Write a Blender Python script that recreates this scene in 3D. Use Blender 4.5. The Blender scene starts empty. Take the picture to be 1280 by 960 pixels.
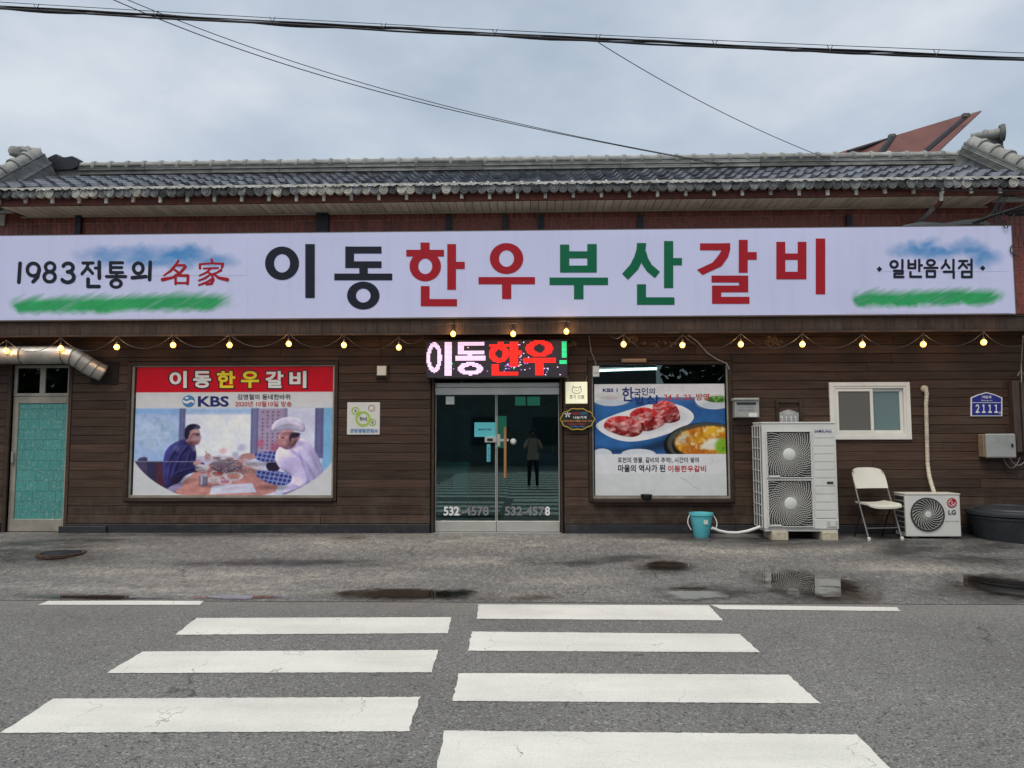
import bpy, bmesh, math, random
import numpy as np
from mathutils import Vector, Matrix, noise as mnoise
random.seed(7)
rng = np.random.default_rng(7)
sc = bpy.context.scene
COL = sc.collection
R = math.radians

# ------------------------------------------------------------------ camera
FPX = 900.0                       # focal length in pixels of the 1280 x 960 photograph
YAW, PITCH, ROLL = R(1.6), R(4.13), R(-0.12)
CAM = Vector((0, 0, 1.53))
CR = (Matrix.Rotation(YAW, 3, 'Z') @ Matrix.Rotation(R(90) + PITCH, 3, 'X') @ Matrix.Rotation(ROLL, 3, 'Z'))
cd = bpy.data.cameras.new('camera')
cd.sensor_width = 36.0; cd.sensor_fit = 'HORIZONTAL'; cd.lens = 36.0 * FPX / 1280.0
cd.clip_start = 0.02; cd.clip_end = 3000
camo = bpy.data.objects.new('camera', cd); COL.objects.link(camo)
camo.matrix_world = Matrix.Translation(CAM) @ CR.to_4x4()
sc.camera = camo

# ------------------------------------------------------------------ sky, sun, exposure
SUN_EL, SUN_AZ = R(58), R(205)    # a high, veiled sun behind the photographer's left shoulder
wd = bpy.data.worlds.new('World'); sc.world = wd; wd.use_nodes = True
wn = wd.node_tree.nodes; wl = wd.node_tree.links
wn.clear()
wo_ = wn.new('ShaderNodeOutputWorld'); bg = wn.new('ShaderNodeBackground')
sky = wn.new('ShaderNodeTexSky'); sky.sky_type = 'NISHITA'; sky.sun_disc = False
sky.sun_elevation = SUN_EL; sky.sun_rotation = SUN_AZ; sky.dust_density = 2.0; sky.ozone_density = 1.0
tc = wn.new('ShaderNodeTexCoord'); mp = wn.new('ShaderNodeMapping')
mp.inputs['Scale'].default_value = (1.6, 1.6, 3.4)
n1 = wn.new('ShaderNodeTexNoise'); n1.inputs['Scale'].default_value = 1.7; n1.inputs['Detail'].default_value = 7
n1.inputs['Roughness'].default_value = 0.52
n2 = wn.new('ShaderNodeTexNoise'); n2.inputs['Scale'].default_value = 0.9; n2.inputs['Detail'].default_value = 3
cr = wn.new('ShaderNodeValToRGB')
cr.color_ramp.elements[0].position = 0.33; cr.color_ramp.elements[0].color = (2.70, 3.25, 3.95, 1)
cr.color_ramp.elements[1].position = 0.68; cr.color_ramp.elements[1].color = (4.70, 5.02, 5.40, 1)
e_ = cr.color_ramp.elements.new(0.5); e_.color = (3.50, 4.00, 4.62, 1)
mx = wn.new('ShaderNodeMix'); mx.data_type = 'RGBA'; mx.inputs[0].default_value = 0.93
wl.new(tc.outputs['Generated'], mp.inputs['Vector']); wl.new(mp.outputs[0], n1.inputs['Vector'])
wl.new(n1.outputs['Fac'], cr.inputs['Fac'])
wl.new(sky.outputs[0], mx.inputs[6]); wl.new(cr.outputs[0], mx.inputs[7])
wl.new(mx.outputs[2], bg.inputs['Color']); bg.inputs['Strength'].default_value = 0.1
wl.new(bg.outputs[0], wo_.inputs['Surface'])
sd = bpy.data.lights.new('sun', 'SUN'); sd.energy = 1.5; sd.angle = R(35); sd.color = (1.0, 0.93, 0.82)
so = bpy.data.objects.new('sun', sd); COL.objects.link(so)
sdir = Vector((math.sin(SUN_AZ) * math.cos(SUN_EL), math.cos(SUN_AZ) * math.cos(SUN_EL), math.sin(SUN_EL)))
so.rotation_euler = sdir.to_track_quat('Z', 'Y').to_euler(); so.location = (-4, -8, 14)
sc.view_settings.view_transform = 'Standard'; sc.view_settings.look = 'None'
sc.view_settings.gamma = 1; sc.view_settings.use_curve_mapping = False
sc.view_settings.exposure = 0.62

# ------------------------------------------------------------------ pixel helpers
def ray(x, y):
    return CR @ Vector(((x - 640) / FPX, -(y - 480) / FPX, -1))
def P(x, y, Y):
    d = ray(x, y); return CAM + d * ((Y - CAM.y) / d.y)
def proj(p):
    q = CR.transposed() @ (Vector(p) - CAM)
    return 640 + FPX * q.x / -q.z, 480 - FPX * q.y / -q.z
YROAD, YW, YB, YS, YA = 6.75, 10.35, 10.42, 9.92, 9.97   # road edge, plank wall, brick wall, sign face, canopy face
ZB = 0.15                                                # ground at the foot of the wall
def gz(Y):
    if Y < YROAD: return 0.0
    if Y < 7.9: return 0.012 * (Y - YROAD) / (7.9 - YROAD)
    if Y < 9.6: return 0.012 + (ZB - 0.012) * (Y - 7.9) / (9.6 - 7.9)
    return ZB
def G(x, y, lift=0.0):
    d = ray(x, y); Z = 0.0
    for _ in range(12):
        p = CAM + d * ((Z - CAM.z) / d.z); Z = gz(p.y)
    p.z += lift
    return p
def rectW(x0, y0, x1, y1, Y):
    ym, xm = (y0 + y1) / 2, (x0 + x1) / 2
    return P(x0, ym, Y).x, P(x1, ym, Y).x, P(xm, y1, Y).z, P(xm, y0, Y).z    # X0 X1 Z0 Z1

# ------------------------------------------------------------------ materials
def srgb(r, g, b):
    f = lambda c: (c / 255 / 12.92) if c / 255 <= 0.04045 else ((c / 255 + 0.055) / 1.055) ** 2.4
    return (f(r), f(g), f(b))
class NT:
    def __init__(s, name):
        s.m = bpy.data.materials.new(name); s.m.use_nodes = True
        s.t = s.m.node_tree; s.t.nodes.clear()
        s.out = s.t.nodes.new('ShaderNodeOutputMaterial')
    def n(s, typ, props=None, **ins):
        nd = s.t.nodes.new('ShaderNode' + typ)
        for k, v in (props or {}).items(): setattr(nd, k, v)
        for k, v in ins.items():
            k = int(k[1:]) if k[0] == '_' and k[1:].isdigit() else k.replace('_', ' ')
            s.set(nd.inputs[k], v)
        return nd
    def set(s, sock, v):
        if isinstance(v, bpy.types.NodeSocket): s.t.links.new(v, sock)
        elif isinstance(v, bpy.types.Node): s.t.links.new(v.outputs[0], sock)
        else:
            if sock.type == 'RGBA' and len(v) == 3: v = (*v, 1)
            sock.default_value = v
    def pos(s): return s.n('NewGeometry').outputs['Position']
    def mapped(s, scale, vec=None):
        return s.n('Mapping', Vector=vec or s.pos(), Scale=scale).outputs[0]
    def noise(s, scale, detail=4, rough=.55, vec=None, dist=0.0):
        return s.n('TexNoise', Vector=vec or s.pos(), Scale=scale, Detail=detail, Roughness=rough, Distortion=dist).outputs['Fac']
    def math(s, op, a, b=0.0, c=0.0, clamp=False):
        return s.n('Math', dict(operation=op, use_clamp=clamp), _0=a, _1=b, _2=c).outputs[0]
    def remap(s, v, a, b, c, d):
        return s.n('MapRange', dict(clamp=True), Value=v, From_Min=a, From_Max=b, To_Min=c, To_Max=d).outputs[0]
    def mix(s, f, a, b, mode='MIX'):
        return s.n('Mix', dict(data_type='RGBA', blend_type=mode), _0=f, _6=a, _7=b).outputs[2]
    def scale(s, col, f):
        return s.n('VectorMath', dict(operation='SCALE'), _0=col, Scale=f).outputs[0]
    def rand(s): return s.n('ObjectInfo').outputs['Random']
    def bump(s, h, strength=.3, dist=.01):
        return s.n('Bump', Height=h, Strength=strength, Distance=dist).outputs[0]
    def bsdf(s, **ins):
        b = s.n('BsdfPrincipled', **ins); s.t.links.new(b.outputs[0], s.out.inputs[0]); return b

def mat(name, col, rough=.6, metal=0.0, var=.12, vscale=6, objrand=0.0, bump=0.0, bscale=60, dirt=0.0, dirtcol=(.03, .025, .02), stretch=None, spec=.5):
    t = NT(name)
    vec = t.mapped(stretch) if stretch else None
    c = t.scale(col, t.remap(t.noise(vscale, 5, vec=vec), .3, .7, 1 - var, 1 + var))
    if objrand: c = t.scale(c, t.remap(t.rand(), 0, 1, 1 - objrand, 1 + objrand))
    if dirt:
        f = t.remap(t.noise(vscale * .6 + 1.3, 7, .65), .52, .72, 0, dirt)
        c = t.mix(f, c, dirtcol)
    ins = dict(Base_Color=c, Metallic=metal, Specular_IOR_Level=spec,
               Roughness=t.remap(t.noise(vscale * 2 + 3, 4), .3, .7, max(.02, rough - .08), min(1, rough + .08)))
    if bump: ins['Normal'] = t.bump(t.noise(bscale, 4, vec=vec), bump, .005)
    t.bsdf(**ins)
    return t.m
def emit(name, col, strength, rough=.4):
    t = NT(name); t.bsdf(Base_Color=col, Roughness=rough, Emission_Color=col, Emission_Strength=strength); return t.m
def vmat(name, rough=.35, gain=1.0, noise=.05, spec=.4):
    t = NT(name)
    a = t.n('Attribute', dict(attribute_name='Col')).outputs['Color']
    c = t.scale(a, t.remap(t.noise(9, 5), .3, .7, gain * (1 - noise), gain * (1 + noise)))
    t.bsdf(Base_Color=c, Roughness=rough, Specular_IOR_Level=spec); return t.m
def glass(name, tint, rough=.0, refl=1.0, op=0.0):
    t = NT(name)
    tr = t.n('BsdfTransparent', Color=tint)
    wob = t.bump(t.noise(.9, 1), .006, .02)
    gl = t.n('BsdfGlossy', Color=(.78, .97, .98), Roughness=rough, Normal=wob)
    fr = t.n('Fresnel', IOR=1.86)
    f = t.math('MULTIPLY', fr.outputs[0], refl, clamp=True)
    ms = t.n('MixShader', _0=f, _1=tr.outputs[0], _2=gl.outputs[0])
    if op:
        df = t.n('BsdfDiffuse', Color=tint)
        ms = t.n('MixShader', _0=op, _1=ms.outputs[0], _2=df.outputs[0])
    t.t.links.new(ms.outputs[0], t.out.inputs[0]); return t.m

def wood(name, a, b, grain=(1.2, 30, 38), objr=.30, rough=.55, wear=.25, wearcol=(.16, .12, .10), splash=False):
    t = NT(name)
    off = t.n('VectorMath', dict(operation='ADD'), _0=t.pos(), _1=t.scale(t.n('CombineXYZ', X=t.rand(), Y=t.rand(), Z=t.rand()).outputs[0], 7.0)).outputs[0]
    v = t.mapped(grain, off)
    g = t.noise(1.6, 6, .62, v, .4)
    c = t.mix(t.remap(g, .32, .68, 0, 1), a, b)
    c = t.scale(c, t.remap(t.rand(), 0, 1, 1 - objr, 1 + objr))
    w = t.math('MULTIPLY', t.remap(t.noise(2.2, 6, .6, t.mapped((.6, 1, 2.2))), .5, .75, 0, wear), t.remap(t.noise(30, 3, .6, v), .35, .65, .3, 1))
    c = t.mix(w, c, wearcol)
    if splash:
        zz = t.n('SeparateXYZ', Vector=t.pos()).outputs['Z']
        c = t.mix(t.math('MULTIPLY', t.remap(zz, .25, .95, .42, 0), t.remap(t.noise(5.5, 7, .7, t.mapped((1, 1, .6))), .42, .66, 0, 1)), c, (.15, .128, .105))
    t.bsdf(Base_Color=c, Roughness=t.remap(g, .3, .7, rough - .1, rough + .15), Normal=t.bump(g, .22, .004), Specular_IOR_Level=.22)
    return t.m

MT = {}
MT['plank'] = wood('siding_wood', (.036, .0208, .0148), (.082, .049, .0345), wear=.4, wearcol=(.115, .083, .066), splash=True)
MT['fascia'] = wood('canopy_wood', (.032, .022, .018), (.066, .046, .037), grain=(24, 24, 2), objr=.18)
MT['trim'] = wood('trim_wood', (.028, .018, .013), (.055, .036, .027))
MT['skirt'] = mat('skirting_paint', (.020, .021, .026), .5, var=.4, vscale=3, dirt=.5, dirtcol=(.09, .08, .07), stretch=(1, 1, 4))
MT['backing'] = mat('wall_backing', (.010, .008, .007), .9)
MT['red_board'] = wood('eave_board_wood', (.070, .021, .015), (.13, .040, .028), objr=.12, wearcol=(.12, .06, .05))
MT['soffit'] = wood('soffit_wood', (.58, .50, .41), (.80, .71, .60), grain=(22, 1.5, 22), objr=.14, rough=.7, wear=.45, wearcol=(.32, .26, .21))
MT['brick'] = mat('brick_face', (.215, .052, .036), .45, var=.3, vscale=14, objrand=.28, bump=.2, dirt=.35, dirtcol=(.05, .02, .02))
MT['mortar'] = mat('mortar', (.42, .30, .22), .9, var=.3, vscale=20, bump=.3)
MT['tile'] = mat('roof_tile_glaze', (.125, .135, .165), .28, var=.4, vscale=7, objrand=.32, bump=.12, bscale=45, dirt=.6, dirtcol=(.26, .26, .28))
MT['cap'] = mat('eave_cap_cement', (.125, .13, .135), .75, var=.5, vscale=11, objrand=.7, bump=.3, dirt=.55, dirtcol=(.035, .038, .045))
MT['cap_pale'] = mat('eave_cap_pale_cement', (.40, .395, .36), .85, var=.3, vscale=11, objrand=.25, bump=.3, dirt=.4, dirtcol=(.08, .08, .08))
MT['ridge'] = mat('ridge_cement', (.19, .195, .185), .85, var=.35, vscale=5, objrand=.42, bump=.35, dirt=.7, dirtcol=(.05, .053, .06), stretch=(1, 1, 3))
MT['ridge_cap'] = mat('ridge_cap_cement', (.29, .292, .275), .85, var=.3, vscale=7, objrand=.2, bump=.35, dirt=.4, dirtcol=(.12, .12, .11))
def flex(name, attr):
    t = NT(name)
    c = t.n('Attribute', dict(attribute_name='Col')).outputs['Color'] if attr else t.n('RGB')
    if not attr: c.outputs[0].default_value = (*SIGN, 1); c = c.outputs[0]
    streak = t.remap(t.noise(1.0, 6, .6, t.mapped((9, 9, .5))), .50, .78, 0, .22)
    top = t.remap(t.noise(.8, 5), .3, .7, .965, 1.035)
    c = t.scale(t.mix(streak, c, t.scale(c, .72)), top)
    t.bsdf(Base_Color=c, Roughness=.42, Specular_IOR_Level=.3, Normal=t.bump(t.noise(1.3, 2, .5, t.mapped((1, 1, .35))), .25, .03)); return t.m
SIGN = (.60, .62, .86)
MT['sign'] = flex('sign_flex', False)
MT['signframe'] = mat('sign_frame_metal', (.16, .15, .15), .5, .4)
MT['ink_black'] = mat('ink_black', (.014, .016, .028), .45, var=.05, spec=.2)
MT['ink_red'] = mat('ink_red', (.36, .012, .022), .45, var=.05, spec=.2)
MT['ink_green'] = mat('ink_green', (.004, .125, .058), .45, var=.05, spec=.2)
MT['print'] = vmat('printed_film', .32, spec=.2)
MT['signprint'] = flex('printed_flex', True)
MT['black'] = mat('black_plastic', (.012, .012, .013), .45, var=.2)
MT['rubber'] = mat('black_rubber', (.022, .026, .032), .5, var=.3, vscale=5, bump=.2, dirt=.35, dirtcol=(.09, .09, .09))
MT['white'] = mat('white_paint', (.62, .62, .60), .45, var=.05, vscale=4)
MT['white_text'] = mat('white_print', (.75, .75, .75), .4, var=.03)
MT['yellow_text'] = mat('yellow_print', (.82, .66, .02), .4, var=.03)
MT['black_text'] = mat('black_print', (.012, .012, .016), .4, var=.05)
MT['navy_text'] = mat('navy_print', (.012, .02, .16), .4, var=.05)
MT['red_text'] = mat('red_print', (.48, .03, .03), .4, var=.05)
MT['blue_text'] = mat('blue_print', (.06, .22, .48), .4, var=.05)
MT['orange_text'] = mat('orange_print', (.65, .28, .05), .4)
MT['grey_text'] = mat('grey_print', (.20, .20, .21), .5)
MT['steel'] = mat('stainless_steel', (.62, .61, .58), .36, .65, var=.08, vscale=3)
MT['alu'] = mat('aged_aluminium', (.36, .33, .28), .5, .35, var=.2, vscale=4, dirt=.4, dirtcol=(.16, .13, .10))
MT['galv'] = mat('galvanised_duct', (.50, .48, .44), .42, .75, var=.25, vscale=5, dirt=.35, dirtcol=(.20, .17, .13))
MT['galv_dark'] = mat('duct_seam', (.16, .15, .135), .55, .6)
MT['doorglass'] = glass('door_glass', (.46, .74, .72), 0, 1.0)
MT['winglass'] = glass('window_glass', (.55, .62, .62), 0, 1.0)
MT['frost'] = glass('frosted_pane', (.26, .38, .39), .12, 1.0, .55)
MT['screen'] = glass('insect_screen', (.21, .205, .19), .4, .25, .6)
MT['bulb'] = emit('bulb_glow', (1.0, .50, .11), 2.2)
MT['bulbcore'] = emit('bulb_core', (1.0, .80, .42), 9)
MT['tube'] = emit('tube_light', (.85, .97, 1.0), 4)
MT['led_white'] = emit('led_white', (1.0, .70, 1.0), .62)
MT['led_red'] = emit('led_red', (1.0, .018, .010), .80)
MT['led_green'] = emit('led_green', (.04, .85, .32), .5)
MT['led_violet'] = emit('led_violet', (.60, .18, .95), .5)
MT['led_dark'] = mat('led_panel_face', (.030, .022, .034), .5, var=.2, vscale=60, bump=.4, bscale=220)
MT['turq'] = mat('turquoise_plastic', (.11, .50, .56), .35, var=.05)
MT['acwhite'] = mat('appliance_paint', (.62, .615, .585), .42, var=.05, vscale=3, dirt=.22, dirtcol=(.34, .31, .26))
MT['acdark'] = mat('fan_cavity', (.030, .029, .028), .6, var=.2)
MT['coil'] = mat('condenser_coil', (.10, .115, .12), .5, .4, var=.3, vscale=40)
MT['grille'] = mat('grille_plastic', (.46, .45, .42), .5, var=.06)
MT['stone'] = mat('block_cement', (.46, .40, .30), .85, var=.25, vscale=18, bump=.4)
MT['ivory'] = mat('ivory_plastic', (.62, .60, .52), .42, var=.05, vscale=4)
MT['tubesteel'] = mat('grey_tube_steel', (.19, .18, .17), .4, .7, var=.2, vscale=20)
MT['pvc'] = mat('pvc_window', (.70, .69, .64), .4, var=.05, vscale=5, dirt=.22, dirtcol=(.40, .36, .29))
MT['wrap'] = mat('pipe_wrap', (.50, .44, .33), .7, var=.2, vscale=14, bump=.4, bscale=50)
MT['greybox'] = mat('grey_enamel', (.31, .32, .31), .45, .1, var=.12, vscale=6, dirt=.3, dirtcol=(.17, .15, .13))
MT['tan'] = mat('tan_enamel', (.25, .18, .12), .5, var=.2)
MT['brownsheet'] = mat('brown_sheet', (.055, .038, .028), .5, var=.3, vscale=5, stretch=(3, 3, .6))
MT['wire'] = mat('cable_jacket', (.012, .012, .016), .6, var=.1)
MT['cordwire'] = mat('light_cord', (.022, .021, .02), .55, var=.1)
MT['greycable'] = mat('grey_cable', (.26, .255, .25), .5, var=.15)
MT['blueplate'] = mat('blue_plate', (.018, .022, .22), .35, var=.06)
MT['silver'] = mat('silver_plate', (.40, .41, .42), .38, .4, var=.15)
MT['gold'] = mat('gold_trim', (.52, .36, .06), .4, .3, var=.2)
MT['cream'] = emit('lit_cream_acrylic', (.80, .78, .56), .32)
MT['cyan_paper'] = mat('cyan_paper', (.10, .50, .55), .7, var=.04)
MT['rawwood'] = wood('bare_wood', (.30, .15, .06), (.46, .25, .11), grain=(20, 20, 2), objr=.1)
MT['ltwood'] = wood('scrap_wood', (.26, .17, .10), (.42, .29, .19), objr=.1)
MT['maroon'] = mat('maroon_metal', (.155, .055, .042), .5, .2, var=.2, vscale=2)
MT['darkmetal'] = mat('dark_metal', (.030, .032, .038), .5, .5, var=.2)
MT['film'] = mat('black_film', (.006, .006, .012), .35, var=.3, vscale=20, bump=.6, bscale=30)
MT['mud'] = mat('dried_mud', (.15, .095, .06), .95, var=.4, vscale=30, bump=.6)
MT['beige'] = mat('beige_render', (.46, .42, .34), .85, var=.12, vscale=3)
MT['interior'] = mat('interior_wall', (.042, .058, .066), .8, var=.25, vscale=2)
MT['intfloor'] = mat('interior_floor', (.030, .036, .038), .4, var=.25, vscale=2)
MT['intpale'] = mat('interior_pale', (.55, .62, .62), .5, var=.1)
MT['hang_green'] = emit('back_window_daylight', (.10, .30, .20), .35)  # panes glow themselves, standing in for daylight outside
MT['intblue'] = mat('blue_crate', (.02, .06, .25), .5)
MT['pinkseat'] = mat('pink_vinyl', (.40, .24, .30), .5)

# ------------------------------------------------------------------ mesh helpers
def wloc(o):
    v = Vector((0, 0, 0))
    while o is not None: v += o.location; o = o.parent
    return v
class MB:
    def __init__(s): s.v = []; s.f = []
    def add(s, vs, fs):
        k = len(s.v); s.v += [tuple(p) for p in vs]; s.f += [tuple(i + k for i in f) for f in fs]; return s
    def box(s, x0, x1, y0, y1, z0, z1):
        return s.add([(x0, y0, z0), (x1, y0, z0), (x1, y1, z0), (x0, y1, z0), (x0, y0, z1), (x1, y0, z1), (x1, y1, z1), (x0, y1, z1)],
                     [(0, 3, 2, 1), (4, 5, 6, 7), (0, 1, 5, 4), (1, 2, 6, 5), (2, 3, 7, 6), (3, 0, 4, 7)])
    def fbox(s, x0, x1, y0, y1, z0, z1, c=.004):            # box whose front (low y) edges are chamfered
        a = [(x0, y1, z0), (x1, y1, z0), (x1, y1, z1), (x0, y1, z1)]
        b = [(x0, y0 + c, z0), (x1, y0 + c, z0), (x1, y0 + c, z1), (x0, y0 + c, z1)]
        d = [(x0 + c, y0, z0 + c), (x1 - c, y0, z0 + c), (x1 - c, y0, z1 - c), (x0 + c, y0, z1 - c)]
        fs = [(3, 2, 1, 0), (8, 9, 10, 11)]
        for r in (0, 4):
            for i in range(4): j = (i + 1) % 4; fs.append((r + i, r + j, r + 4 + j, r + 4 + i))
        return s.add(a + b + d, fs)
    def tube(s, path, r, n=8, caps=True, closed=False):
        path = [Vector(p) for p in path]; m = len(path)
        rs = r if isinstance(r, (list, tuple)) else [r] * m
        ref = None; vs = []
        for i, p in enumerate(path):
            t = (path[(i + 1) % m] - path[i - 1]) if closed else (path[min(i + 1, m - 1)] - path[max(i - 1, 0)])
            t.normalize()
            if ref is None:
                ref = Vector((0, 0, 1)) if abs(t.z) < .9 else Vector((0, 1, 0))
            u = t.cross(ref)
            if u.length < 1e-5: u = t.cross(Vector((1, 0, 0)))
            u.normalize(); w = u.cross(t); w.normalize(); ref = w
            for k in range(n):
                a = 2 * math.pi * k / n; vs.append(p + (u * math.cos(a) + w * math.sin(a)) * rs[i])
        fs = []
        for i in range(m if closed else m - 1):
            j = (i + 1) % m
            for k in range(n):
                l = (k + 1) % n; fs.append((i * n + k, i * n + l, j * n + l, j * n + k))
        if caps and not closed: fs += [tuple(range(n))[::-1], tuple((m - 1) * n + k for k in range(n))]
        return s.add(vs, fs)
    def lathe(s, prof, c, axis=(0, 0, 1), n=20, caps=True):  # prof: (radius, height) along axis
        ax = Vector(axis).normalized(); u = ax.cross(Vector((0, 0, 1)) if abs(ax.z) < .9 else Vector((1, 0, 0))).normalized(); w = ax.cross(u)
        c = Vector(c); vs = []; fs = []; m = len(prof)
        for r, h in prof:
            for k in range(n):
                a = 2 * math.pi * k / n; vs.append(c + ax * h + (u * math.cos(a) + w * math.sin(a)) * max(r, 1e-4))
        for i in range(m - 1):
            for k in range(n):
                l = (k + 1) % n; fs.append((i * n + k, i * n + l, (i + 1) * n + l, (i + 1) * n + k))
        if caps: fs += [tuple(range(n))[::-1], tuple((m - 1) * n + k for k in range(n))]
        return s.add(vs, fs)
    def quad(s, a, b, c, d): return s.add([a, b, c, d], [(0, 1, 2, 3)])
    def obj(s, name, m, parent=None, smooth=False, bev=0.0):
        o_ = wloc(parent) if parent else Vector((0, 0, 0))
        me = bpy.data.meshes.new(name)
        me.from_pydata([(x - o_.x, y - o_.y, z - o_.z) for x, y, z in s.v], [], s.f)
        if bev:
            bm = bmesh.new(); bm.from_mesh(me)
            bmesh.ops.recalc_face_normals(bm, faces=bm.faces)
            es = [e for e in bm.edges if len(e.link_faces) == 2 and e.calc_face_angle(0) > .6]
            bmesh.ops.bevel(bm, geom=es, offset=bev, segments=2, profile=.5, affect='EDGES', clamp_overlap=True)
            bm.to_mesh(me); bm.free()
        me.materials.append(MT[m] if isinstance(m, str) else m)
        if smooth:
            me.polygons.foreach_set('use_smooth', [True] * len(me.polygons))
            me.set_sharp_from_angle(angle=R(38))
        me.update()
        o = bpy.data.objects.new(name, me); COL.objects.link(o)
        if parent: o.parent = parent
        return o
def inst(name, me, loc, parent, rot=None, scl=None):
    o = bpy.data.objects.new(name, me); COL.objects.link(o)
    o.parent = parent; o.location = Vector(loc) - wloc(parent)
    if rot: o.rotation_euler = rot
    if scl: o.scale = scl
    return o
def thing(name, label, cat, loc=(0, 0, 0), group=None):
    o = bpy.data.objects.new(name, None); COL.objects.link(o); o.location = loc; o.empty_display_size = .1
    return tag(o, label, cat, group)
def tag(o, label, cat, group=None):
    o['label'] = label; o['category'] = cat
    if group: o['group'] = group
    return o
def kind(o, k): o['kind'] = k; return o
def copy_tree(o, parent=None):
    c = o.copy(); COL.objects.link(c); c.parent = parent
    for ch in [q for q in bpy.data.objects if q.parent == o]: copy_tree(ch, c)
    return c

# flat print laid out in photograph pixels and put on the plane Y
class Print:
    def __init__(s, Y, fx=lambda x, y: (x, y)): s.mb = MB(); s.Y = Y; s.fx = fx; s.k = 0
    def p(s, x, y):
        x, y = s.fx(x, y); return P(x, y, s.Y - .00005 * s.k)
    def poly(s, pts): 
        s.k += 1; s.mb.add([s.p(*q) for q in pts], [tuple(range(len(pts)))[::-1]]); return s
    def rect(s, x0, y0, x1, y1): return s.poly([(x0, y0), (x1, y0), (x1, y1), (x0, y1)])
    def strip(s, L, Rr):
        s.k += 1; n = len(L); s.mb.add([s.p(*q) for q in L] + [s.p(*q) for q in Rr], [(i, i + 1, n + i + 1, n + i) for i in range(n - 1)]); return s
    def ring(s, cx, cy, rx, ry, ix, iy, a0=0, a1=360, n=44):
        s.k += 1
        A = [R(a0 + (a1 - a0) * i / n) for i in range(n + 1)]
        return s.strip([(cx + rx * math.cos(a), cy + ry * math.sin(a)) for a in A], [(cx + ix * math.cos(a), cy + iy * math.sin(a)) for a in A])
    def ell(s, cx, cy, rx, ry, n=32):
        return s.poly([(cx + rx * math.cos(2 * math.pi * i / n), cy + ry * math.sin(2 * math.pi * i / n)) for i in range(n)])
    def stroke(s, pts, w, cap=True):
        ws = w if isinstance(w, (list, tuple)) else [w] * len(pts)
        for i in range(len(pts) - 1):
            (ax, ay), (bx, by) = pts[i], pts[i + 1]; l = math.hypot(bx - ax, by - ay) or 1
            nx, ny = -(by - ay) / l, (bx - ax) / l; u, v = ws[i] / 2, ws[i + 1] / 2
            s.poly([(ax + nx * u, ay + ny * u), (bx + nx * v, by + ny * v), (bx - nx * v, by - ny * v), (ax - nx * u, ay - ny * u)])
        if cap:
            for (x, y), q in zip(pts, ws): s.ell(x, y, q / 2, q / 2, 14)
        return s
    def arc(s, cx, cy, rx, ry, a0, a1, w, n=16):
        return s.stroke([(cx + rx * math.cos(R(a0 + (a1 - a0) * i / n)), cy + ry * math.sin(R(a0 + (a1 - a0) * i / n))) for i in range(n + 1)], w)
    def obj(s, name, m, parent=None): return s.mb.obj(name, m, parent)
_font = {}
def text(body, box, Y, m, parent, bold=0.0, name='lettering', keep=False, res=3):
    key = (body, bold)
    if key not in _font:
        c = bpy.data.curves.new('t', 'FONT'); c.body = body; c.offset = bold; c.resolution_u = res
        o = bpy.data.objects.new('t', c); COL.objects.link(o)
        me = bpy.data.meshes.new_from_object(o.evaluated_get(bpy.context.evaluated_depsgraph_get()))
        _font[key] = ([v.co.copy() for v in me.vertices], [tuple(p.vertices) for p in me.polygons])
        bpy.data.objects.remove(o); bpy.data.curves.remove(c); bpy.data.meshes.remove(me)
    vs, fs = _font[key]
    xs = [v.x for v in vs]; ys = [v.y for v in vs]
    a, b, c_, d = min(xs), max(xs), min(ys), max(ys)
    x0, y0, x1, y1 = box
    mb = MB(); mb.add([P(x0 + (v.x - a) / (b - a) * (x1 - x0), y1 - (v.y - c_) / (d - c_) * (y1 - y0), Y) for v in vs], fs)
    return mb.obj(name, m, parent)

# ------------------------------------------------------------------ ground, road, forecourt
def blob(X, Y, cx, cy, rx, ry, soft=.5):
    return np.clip((1 - np.hypot((X - cx) / rx, (Y - cy) / ry)) / soft, 0, 1)
def vnoise(X, Y, s, seed=0, oct=4):
    tot = np.zeros_like(X, dtype=float); amp = 1; sm = 0; r = np.random.default_rng(seed)
    for o in range(oct):
        T = r.random((64, 64)); x = X / s; y = Y / s
        xi = np.floor(x).astype(int); yi = np.floor(y).astype(int); fx = x - xi; fy = y - yi
        fx = fx * fx * (3 - 2 * fx); fy = fy * fy * (3 - 2 * fy)
        g = lambda a, b: T[a % 64, b % 64]
        tot += amp * ((g(xi, yi) * (1 - fx) + g(xi + 1, yi) * fx) * (1 - fy) + (g(xi, yi + 1) * (1 - fx) + g(xi + 1, yi + 1) * fx) * fy)
        sm += amp; amp *= .5; s = s / 2
    return tot / sm

def grid_obj(name, pts, cols, m, parent=None, attr='Col'):
    H, W = pts.shape[:2]
    o_ = wloc(parent) if parent else Vector((0, 0, 0))
    v = pts.reshape(-1, 3) - np.array(o_)
    i = np.arange(H * W).reshape(H, W)
    f = np.stack([i[:-1, :-1], i[1:, :-1], i[1:, 1:], i[:-1, 1:]], -1).reshape(-1, 4)
    me = bpy.data.meshes.new(name)
    me.vertices.add(len(v)); me.vertices.foreach_set('co', v.astype(np.float32).ravel())
    me.loops.add(f.size); me.loops.foreach_set('vertex_index', f.ravel().astype(np.int32))
    me.polygons.add(len(f)); me.polygons.foreach_set('loop_start', np.arange(0, f.size, 4, dtype=np.int32))
    me.update(calc_edges=True)
    a = me.color_attributes.new(attr, 'FLOAT_COLOR', 'POINT')
    c4 = np.ones((H * W, 4), np.float32); c4[:, :cols.shape[-1]] = cols.reshape(H * W, -1)
    a.data.foreach_set('color', c4.ravel())
    me.materials.append(MT[m] if isinstance(m, str) else m)
    o = bpy.data.objects.new(name, me); COL.objects.link(o)
    if parent: o.parent = parent
    return o

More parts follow.
